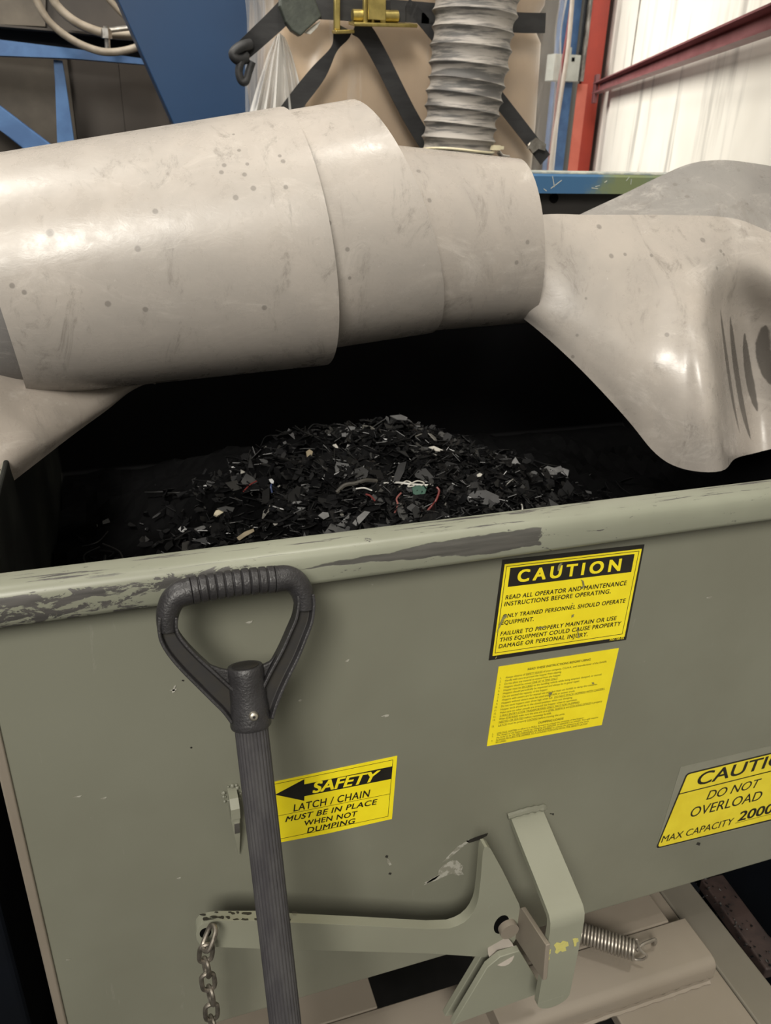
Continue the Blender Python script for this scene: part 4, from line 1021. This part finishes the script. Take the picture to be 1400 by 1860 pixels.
# ------------------------------------------------------------------ tan drum with clear film, straps and ratchet
DY = 2.40
dl = P(466, 150, DY + .25).x; dr = P(950, 150, DY + .25).x
dcx = (dl + dr) / 2; hw = (dr - dl) / 2; dcy = DY + .40
zb, zt_d = .75, 2.35
def rbox(cx, cy, hx, hy, r, n=8, bulge=.03):
    pts = []
    for qx, qy, a0 in ((1, -1, -PI / 2), (1, 1, 0), (-1, 1, PI / 2), (-1, -1, PI)):
        for k in range(n + 1):
            a = a0 + PI / 2 * k / n
            pts.append((cx + qx * (hx - r) + r * math.cos(a), cy + qy * (hy - r) + r * math.sin(a)))
    return pts
drum = thing('scrap_drum', 'tan square drum wrapped in clear plastic, strapped in black webbing', 'drum', (dcx, dcy, zb))
bm = B()
ringpts = rbox(dcx, dcy, hw - .02, .40, .13)
rows_ = [[bm.verts.new((dcx + (x - dcx) * s, dcy + (y - dcy) * s, z)) for x, y in ringpts] for z, s in ((zb, .97), (zb + .02, 1), (1.3, 1.0), (1.58, 1.0), (1.80, .985), (1.83, .95), (1.87, .95), (1.90, .985), (zt_d - .02, .99), (zt_d, .96))]
for a, b in zip(rows_, rows_[1:]):
    for k in range(len(a)): bm.faces.new((a[k], a[(k + 1) % len(a)], b[(k + 1) % len(a)], b[k]))
bm.faces.new(rows_[0][::-1]); bm.faces.new(rows_[-1])
obj('drum_body', bm, M['drum'], drum, smooth=40)
bm = B(); fp = rbox(dcx, dcy, hw + .02, .42, .07, 10)
rr_ = random.Random(5); rows_ = []
for iz, (z, s) in enumerate(((zb + .1, 1.02), (1.2, 1.012), (1.45, 1.008), (1.6, 1.004), (1.72, .995), (1.80, .97), (1.85, .965), (1.92, .985), (2.2, 1.0))):
    rw = []
    for k, (x, y) in enumerate(fp):
        wv = .010 * math.sin(k * 1.9 + z * 3) + .007 * math.sin(k * 3.3 + 1.3)
        rw.append(bm.verts.new((dcx + (x - dcx) * (s + wv * .6), dcy + (y - dcy) * (s + wv), z)))
    rows_.append(rw)
for a, b in zip(rows_, rows_[1:]):
    for k in range(len(a)): bm.faces.new((a[k], a[(k + 1) % len(a)], b[(k + 1) % len(a)], b[k]))
film = obj('plastic_film', bm, M['film'], drum, smooth=70, label='clear creased plastic film')
film.modifiers.new('sub', 'SUBSURF').levels = 1; film.modifiers['sub'].render_levels = 2
SY = DY - .075
fm, nt, b = nodes_of('folded clear film'); M['film_fold'] = fm
b.inputs['Base Color'].default_value = (.80, .785, .755, 1); b.inputs['Roughness'].default_value = .14
nt.links.new(math_(nt, 'ADD', math_(nt, 'MULTIPLY', ramp(nt, noise(nt, 1, 4, .6, wpos(nt, 16, 16, 1.5), .5), .4, .65), .4), .34), b.inputs['Alpha'])
rows_ = []
for i in range(9):
    f = i / 8; rw = []
    for k in range(17):
        u = k / 16 * 2 - 1; wv = math.sin(k * 2.1 + 1.2 * f) * .018 * (.4 + f) + (1 - abs(u)) * -.03
        rw.append(P(508 + u * (9 + 44 * f ** .8) + (4 if u > 0 else -10) * f, 60 + 175 * f + 8 * abs(u) * (1 - f), SY + .03 + wv))
    rows_.append(rw)
obj('film_fold', grid_sheet(rows_, 2, 2, .001), M['film_fold'], film, smooth=70, label='peaked fold of clear film')
def sp_(x, y, d=0): return P(x, y, SY + d)
zst = V((0, 0, 1))
def strap(name, lab, pts, hwpx, parent=None, th=.003):
    ps = [sp_(x, y, dd) for x, y, dd in pts]; ps = cr(ps, 6); n = len(ps); wv = []
    for i in range(n):
        t_ = (ps[min(n - 1, i + 1)] - ps[max(0, i - 1)]).normalized(); s = t_.cross(V((0, 1, 0))).normalized()
        f = i / (n - 1); h = hwpx(f) if callable(hwpx) else hwpx
        wv.append(s * h * (SY / 1.5) * .00098)
    return a_ribbon(B(), ps, wv, th)
# band around the top, its tail to the hook
bm = strap('', '', [(515, 22, .02), (545, 14, .01), (600, 16, 0), (660, 20, 0), (720, 20, 0), (800, 26, 0), (880, 34, 0), (940, 41, 0), (990, 42, .02)], 16)
band = thing('ratchet_strap', 'black ratchet strap band around the drum top with gold ratchet', 'strap', sp_(700, 24))
obj('webbing', bm, M['strap'], band, smooth=20)
obj('webbing_tail', strap('', '', [(522, 16, .015), (500, 38, .01), (470, 66, .01), (446, 88, .03), (438, 94, .04)], lambda f: 17 - 3 * f), M['strap'], band, smooth=20)
bm = B()
a_tube(bm, cr([sp_(455, 80, .02), sp_(440, 84, .01), (sp_(428, 92, .01)), sp_(424, 100, .01), sp_(432, 108, .01), sp_(448, 106, .02)], 5), .013, 8)
a_tube(bm, cr([sp_(448, 98, .02), sp_(438, 112, .01), sp_(434, 130, .01), sp_(438, 146, .01), sp_(446, 148, .01), sp_(452, 130, .02), sp_(458, 112, .02)], 5), .010, 8)
obj('hook', bm, M['strap'], band, smooth=60)
# ratchet
for x0, x1, y0, y1 in ((606, 617, -30, 55), (659, 667, -30, 44), (674, 679, -30, 44), (690, 700, -30, 44)):
    a = sp_((x0 + x1) / 2, y0, -.04); b = sp_((x0 + x1) / 2, y1, -.04); hx = V((abs(sp_(x1, y1, -.04).x - sp_(x0, y1, -.04).x) / 2, 0, 0)); obj('ratchet_arm', a_bar(B(), a, b, hx, V((0, .006, 0))), M['gold'], band, smooth=20, bevel=.003)
rat = B(); a_bar(rat, sp_(638, 43, -.05), sp_(752, 46, -.03), V((0, .028, .004)), V((0, -.0006, .004)))
obj('hook_plate', a_bar(B(), sp_(606, 58, -.05), sp_(640, 57, -.03), V((0, .02, .002)), V((0, 0, .004))), M['gold'], band, smooth=20, bevel=.002)
obj('ratchet_plate', rat, M['gold'], band, smooth=20, bevel=.002)
rat = B(); a_tube(rat, [sp_(640, 28, -.03), sp_(722, 30, -.03)], .014, 14); a_bar(rat, sp_(684, -20, -.06), sp_(684, 36, -.06), V((.022, 0, 0)), V((0, .004, 0))); obj('spool', rat, M['gold'], band, smooth=40)
rat = B(); a_bar(rat, sp_(722, 0, -.02), sp_(722, 40, -.02), V((.020, 0, 0)), V((0, .003, 0))); obj('folded_webbing', rat, M['strap'], band)
# hanging straps
def vstrap(label, pts, h):
    b_ = strap('', '', pts, h); o = obj('webbing_strap', b_, M['strap'], None, smooth=20); return tag(o, label, 'strap', 'black straps across the drum')
vstrap('twisted black strap falling left from the gold ratchet', [(625, 50, -.03), (618, 66, -.02), (606, 90, -.01), (580, 130, 0), (545, 175, 0), (515, 215, 0), (490, 250, 0)], lambda f: 15 - 9 * math.exp(-((f - .33) / .13) ** 2))
vstrap('black strap falling right from the gold ratchet to the ribbed duct', [(645, 46, -.03), (664, 60, -.02), (690, 104, 0), (718, 160, 0), (745, 212, 0), (775, 262, 0), (800, 300, 0)], 14.5)
vstrap('short black strap slanting down at right behind the ribbed duct', [(890, 160, .0), (915, 192, .0), (940, 224, 0), (968, 260, .0), (990, 290, 0)], 13)
vstrap('black strap looping behind right of ratchet towards the duct', [(738, 8, 0), (752, 20, 0), (770, 40, 0), (788, 62, 0), (800, 75, 0)], 10)
bm = B(); a_prism(bm, [sp_(*q, -.02) for q in ((958, 262), (974, 250), (992, 262), (990, 274), (978, 270), (968, 278))], V((0, .004, 0))); a_bar(bm, sp_(962, 270, -.02), sp_(970, 256, -.02), V((.01, 0, 0)), V((0, .004, 0)))
tag(obj('strap_clip', bm, M['steel'], None), 'small bent steel clip at the end of right strap', 'clip')
# corner pad under the strap
bm = B(); pts = [(512, -20), (565, -20), (585, 30), (560, 52), (546, 66), (530, 55), (519, 40), (508, 10)]
a_prism(bm, [sp_(x, y, -.012) for x, y in pts], V((0, .03, 0))); o = obj('corner_protector', bm, M['protector'], None, smooth=0, bevel=.006)
tag(o, 'grey green corner pad under the strap at drum left shoulder', 'corner protector')
bm = B(); a_prism(bm, [sp_(x, y, .0) for x, y in ((552, 60), (566, 48), (582, 38), (576, 50), (564, 62))], V((0, .004, 0)))
tag(obj('paper_tag', bm, M['s_white'], None, smooth=0), 'small white paper corner tucked below the grey green pad', 'tag')
# drum stands on a plinth
struct(obj('trim_2', a_box(B(), dl - .05, dr + .05, DY - .02, DY + .85, 0, zb), M['navy']))

# ------------------------------------------------------------------ ribbed duct
duct = thing('ribbed_duct', 'grey ribbed flexible duct dropping in front of the tan drum', 'duct', P(830, 300, 2.18))
ax_ = [(872, -120), (868, -40), (863, 20), (856, 80), (849, 140), (841, 190), (834, 240), (830, 285), (828, 330)]
HY = 2.16
axp = cr([P(x, y, HY) for x, y in ax_], 60)
def ribr(t):
    y = t * 15.3; ph = y % 1
    R = (.1075 - .019 * t)
    return R + .0085 * (abs(2 * ph - 1) ** 2.2) - .003 + .0015 * math.sin(y * 2.2)
obj('hose_wall', a_tube(B(), axp, ribr, 40), M['duct'], duct, smooth=75)
cp = P(831, 272, HY)
bm = B(); a_tube(bm, [cp + V((.0955 * math.cos(a), .0955 * math.sin(a), .004 * math.sin(2 * a))) for a in [i * PI / 24 for i in range(48)]], .0035, 6, closed=True); obj('hose_clamp', bm, M['clamp'], duct)
bm = B(); q = P(890, 268, HY - .06); a_box(bm, q.x, q.x + .03, q.y, q.y + .012, q.z - .006, q.z + .006); a_box(bm, q.x + .03, q.x + .04, q.y, q.y + .012, q.z - .004, q.z + .004); obj('clamp_tail', bm, M['clamp'], duct)
bm = B(); a_tube(bm, cr([P(905, 276, HY), P(912, 284, HY), P(924, 286, HY)], 4), .006, 8); obj('clamp_lever', bm, M['steel'], duct)

# ------------------------------------------------------------------ blue chute and frame at upper left
CY = 2.75
bm = B(); pts = [(196, -40), (330, 258), (440, 520), (500, 520), (448, 150), (456, -40)]
a_prism(bm, [P(x, y, CY) for x, y in pts], V((0, .10, 0)))
ch = obj('blue_chute', bm, M['blue_chute'], None, smooth=0, bevel=.003); tag(ch, 'large deep blue steel chute with slanting left edge', 'chute')
bm = B(); a_prism(bm, [P(x, y, 3.0) for x, y in ((452, -40), (475, -40), (472, 30), (452, 34))], V((0, .1, 0))); tag(obj('blue_post', bm, M['blue_frame'], None, smooth=0), 'pale blue post glimpsed between chute and drum', 'post')
def fr(name, label, pts, d, th, mat, group=None):
    bm = B(); a_prism(bm, [P(x, y, d) for x, y in pts], V((0, th, 0))); o = obj(name, bm, mat, None, smooth=0, bevel=.004); return tag(o, label, 'beam', group)
BYY = 3.2
bt = thing('frame_beam', 'blue steel cross beam level above the grimy brown panels', 'beam', P(130, 100, BYY))
for nm, pts, y0, th, mt in (('lower_flange', [(-700, -34), (0, 72), (130, 88), (300, 112), (300, 120), (130, 106), (0, 101), (-700, -4)], 0, .06, 'blue_frame'),
                            ('web', [(-700, -56), (0, 46), (130, 58), (300, 75), (300, 112), (130, 88), (0, 72), (-700, -34)], .08, .03, 'navy'),
                            ('top_flange', [(-700, -60), (0, 44), (130, 55), (300, 72), (300, 76), (130, 59), (0, 48), (-700, -54)], .0, .16, 'brown_panel')):
    bm = B(); a_prism(bm, [P(x, y, BYY + y0) for x, y in pts], V((0, th, 0))); obj(nm, bm, M[mt], bt, smooth=0)
fr('frame_post', 'pale blue tapered post below the blue cross beam', [(97, 108), (113, 110), (118, 140), (136, 265), (150, 480), (112, 480), (100, 150)], BYY + .03, .05, M['blue_frame'])
fr('frame_brace', 'blue diagonal brace at far left meeting the tapered post', [(-300, -10), (0, 192), (97, 266), (102, 330), (92, 310), (0, 237), (-300, 28)], BYY + .035, .05, M['blue_frame'])
def panel(n, pts, d, mat):
    q = [P(x, y, d) for x, y in pts]
    if n < 4:
        for k_ in (2, 3): q[k_].x = q[(1, 0)[k_ - 2]].x; q[k_].z = 0
    bm = B(); a_prism(bm, q, V((0, .04, 0))); o = obj('steel_panel', bm, mat, None, smooth=0); return o
tag(panel(0, [(-900, 20), (118, 80), (125, 420), (-900, 420)], 3.45, M['panel_tan']), 'grimy tan machine panel left of the tapered blue post', 'panel', 'machine panels')
tag(panel(1, [(119, 80), (212, 90), (214, 420), (125, 420)], 3.46, M['brown_panel']), 'dark brown machine panel just right of the tapered post', 'panel', 'machine panels')
tag(panel(2, [(213, 90), (297, 98), (297, 420), (214, 420)], 3.45, M['brown_panel']), 'dark brown machine panel beside the slanting chute edge', 'panel', 'machine panels')
tag(panel(3, [(298, 98), (360, 100), (360, 420), (297, 420)], 3.47, M['panel_tan']), 'narrow tan panel sliver against the slanting chute edge', 'panel', 'machine panels')
tag(panel(4, [(-900, -200), (85, -160), (82, 48), (-900, 0)], 3.6, M['panel_tan']), 'tan grimy panel above the blue beam at upper left', 'panel', 'machine panels')
tag(panel(5, [(87, -160), (320, -160), (330, 90), (84, 60)], 3.62, M['brown_panel']), 'dark brown panel behind the sagging hoses', 'panel', 'machine panels')
def hose(label, pts, d, r, mat='hose_grey', name='rubber_hose', cat='hose', group=None):
    o = obj(name, a_tube(B(), cr([P(x, y, d) for x, y in pts], 8), r, 12), M[mat], None); return tag(o, label, cat, group)
hose('beige hose sagging lowest across the blue beam', [(48, -40), (66, 0), (90, 40), (130, 72), (170, 90), (200, 95), (235, 90), (275, 76)], 3.05, .0115)
hose('darker beige hose curving above the lowest sagging hose', [(84, -40), (100, 5), (130, 35), (165, 53), (200, 62), (250, 65), (290, 64)], 3.15, .014)
hose('beige hose at the top disappearing behind the chute', [(180, -20), (206, 8), (228, 30), (262, 52)], 3.2, .010)
bm = B()
ft = thing('pipe_fitting', 'small bright pipe fitting standing on the blue beam beside hoses', 'fitting', P(193, 90, 3.05))
obj('stem', a_tube(B(), [P(196, 92, 3.1), P(193, 48, 3.1)], .009, 10), M['steel'], ft)
obj('nut', a_tube(B(), [P(194, 70, 3.1), P(193, 52, 3.1)], .017, 6), M['steel'], ft)
obj('elbow', a_tube(B(), cr([P(193, 55, 3.1), P(205, 54, 3.1), P(240, 50, 3.1), P(262, 49, 3.1)], 4), .008, 10), M['steel'], ft)

# ------------------------------------------------------------------ blue column, conduit, box and cables at upper right
def pole(name, label, cat, x0, x1, d, th, mat, y0=-60, y1=420, xs=0):
    bm = B(); pts = [(x0, y0), (x1, y0), (x1 - xs, y1), (x0 - xs, y1)]
    q = [P(*a, d) for a in pts]; a_prism(bm, q, V((0, th, 0))); o = obj(name, bm, mat, None, smooth=0); return tag(o, label, cat)
bm = B(); q0 = P(1008, 150, 6.65); q1 = P(1040, 150, 6.65); a_box(bm, q0.x, q1.x, 6.65, 6.72, 0, 7.4)
tag(obj('blue_column', bm, M['blue_frame'], None, smooth=0), 'blue steel column just left of the red column', 'column')
bm = B(); q0 = P(940, 150, 6.75); q1 = P(1012, 150, 6.75); a_box(bm, q0.x, q1.x, 6.75, 7.2, 0, 4.2)
tag(obj('machine_cabinet', bm, M['trough_dark'], None, smooth=0, bevel=.02), 'dark machine cabinet between the drum and blue column', 'cabinet')
bx = thing('electrical_box', 'pale grey electrical box mounted on the blue column', 'electrical box', P(1028, 150, 6.6))
bm = B(); q0 = P(1008, 97, 6.52); q1 = P(1050, 149, 6.52); a_box(bm, q0.x, q1.x, 6.52, 6.65, q1.z, q0.z); obj('enclosure', bm, M['box'], bx, smooth=0, bevel=.006)
bm = B(); q2 = P(1041, 108, 6.515); a_box(bm, q2.x - .012, q2.x + .012, 6.512, 6.52, q2.z - .014, q2.z + .014); obj('knockout', bm, M['dark_hole'], bx)
bm = B(); q3 = P(1033, 94, 6.58); a_tube(bm, [q3 - V((0, 0, .03)), q3 + V((0, 0, .03))], .022, 10); obj('cable_gland', bm, M['box'], bx)
for lab, x, mat, r in (('grey conduit strip above the electrical box', 1055, 'conduit', .020), ('dark thin conduit left of the grey conduit strip', 1048, 'navy', .014)):
    q0 = P(x, 148, 6.58); o = obj('conduit', a_tube(B(), [q0, V((q0.x, q0.y, 7.4))], r, 8), M[mat], None); tag(o, lab, 'conduit')
hose('dark red cable hanging past the electrical box', [(1042, -40), (1036, 20), (1026, 90), (1014, 160), (1006, 230), (998, 290), (994, 340)], 6.4, .014, 'cable_red', 'power_cable', 'cable')
hose('light grey cable hanging over the electrical box front', [(1042, -40), (1036, 40), (1031, 92), (1022, 150), (1013, 210), (1004, 270), (996, 340)], 6.37, .017, 'cable_grey', 'power_cable', 'cable')

# ------------------------------------------------------------------ dark things beside and below
bm = B(); a_box(bm, -1.9, -.26, .95, 2.2, 0, zr(-.45)); tag(obj('machine_housing', bm, M['navy'], None, smooth=0, bevel=.01), 'black machine housing beside the hopper at left', 'housing')
bm = B(); q = PZ(1400, 1620, -1.2); a_box(bm, 1.0, 1.25, .50, 1.15, 0, zr(-1.10)); tag(obj('machine_housing', bm, M['navy'], None, smooth=0, bevel=.01), 'dark navy machine housing at lower right below hopper', 'housing')
def beam3(name, lab, p, q, w_, h, mat):
    d = (q - p).normalized(); s = d.cross(V((0, 0, 1))).normalized(); bm = B(); a_bar(bm, p, q, s * w_, V((0, 0, h))); return tag(obj(name, bm, mat, None, smooth=0, bevel=.003), lab, 'bar')
beam3('rusty_bar', 'rusty brown bar running past the base frame side', PZ(1290, 1600, -1.17), PZ(1410, 1765, -1.17), .022, .012, M['rust'])
beam3('rusty_bar', 'second rusty bar crossing under the first at right', PZ(1330, 1668, -1.19), PZ(1420, 1750, -1.19), .018, .010, M['rust'])
rs2 = random.Random(3); bm = B()
for i in range(70):
    px = rs2.uniform(1262, 1400); py = 1595 + (px - 1262) * 1.1 + rs2.gauss(0, 22); p = PZ(px, py, -1.155); s = rs2.uniform(.0015, .004)
    rs = rs2; shard(bm, p, s, 0 if rs2.random() < .75 else 1, .001)
tag(obj('spilled_scrap', bm, [M['scrap_grey'], M['scrap_mid']], None, smooth=0), 'small scrap crumbs spilled over the rusty bars', 'scrap', kind='stuff')
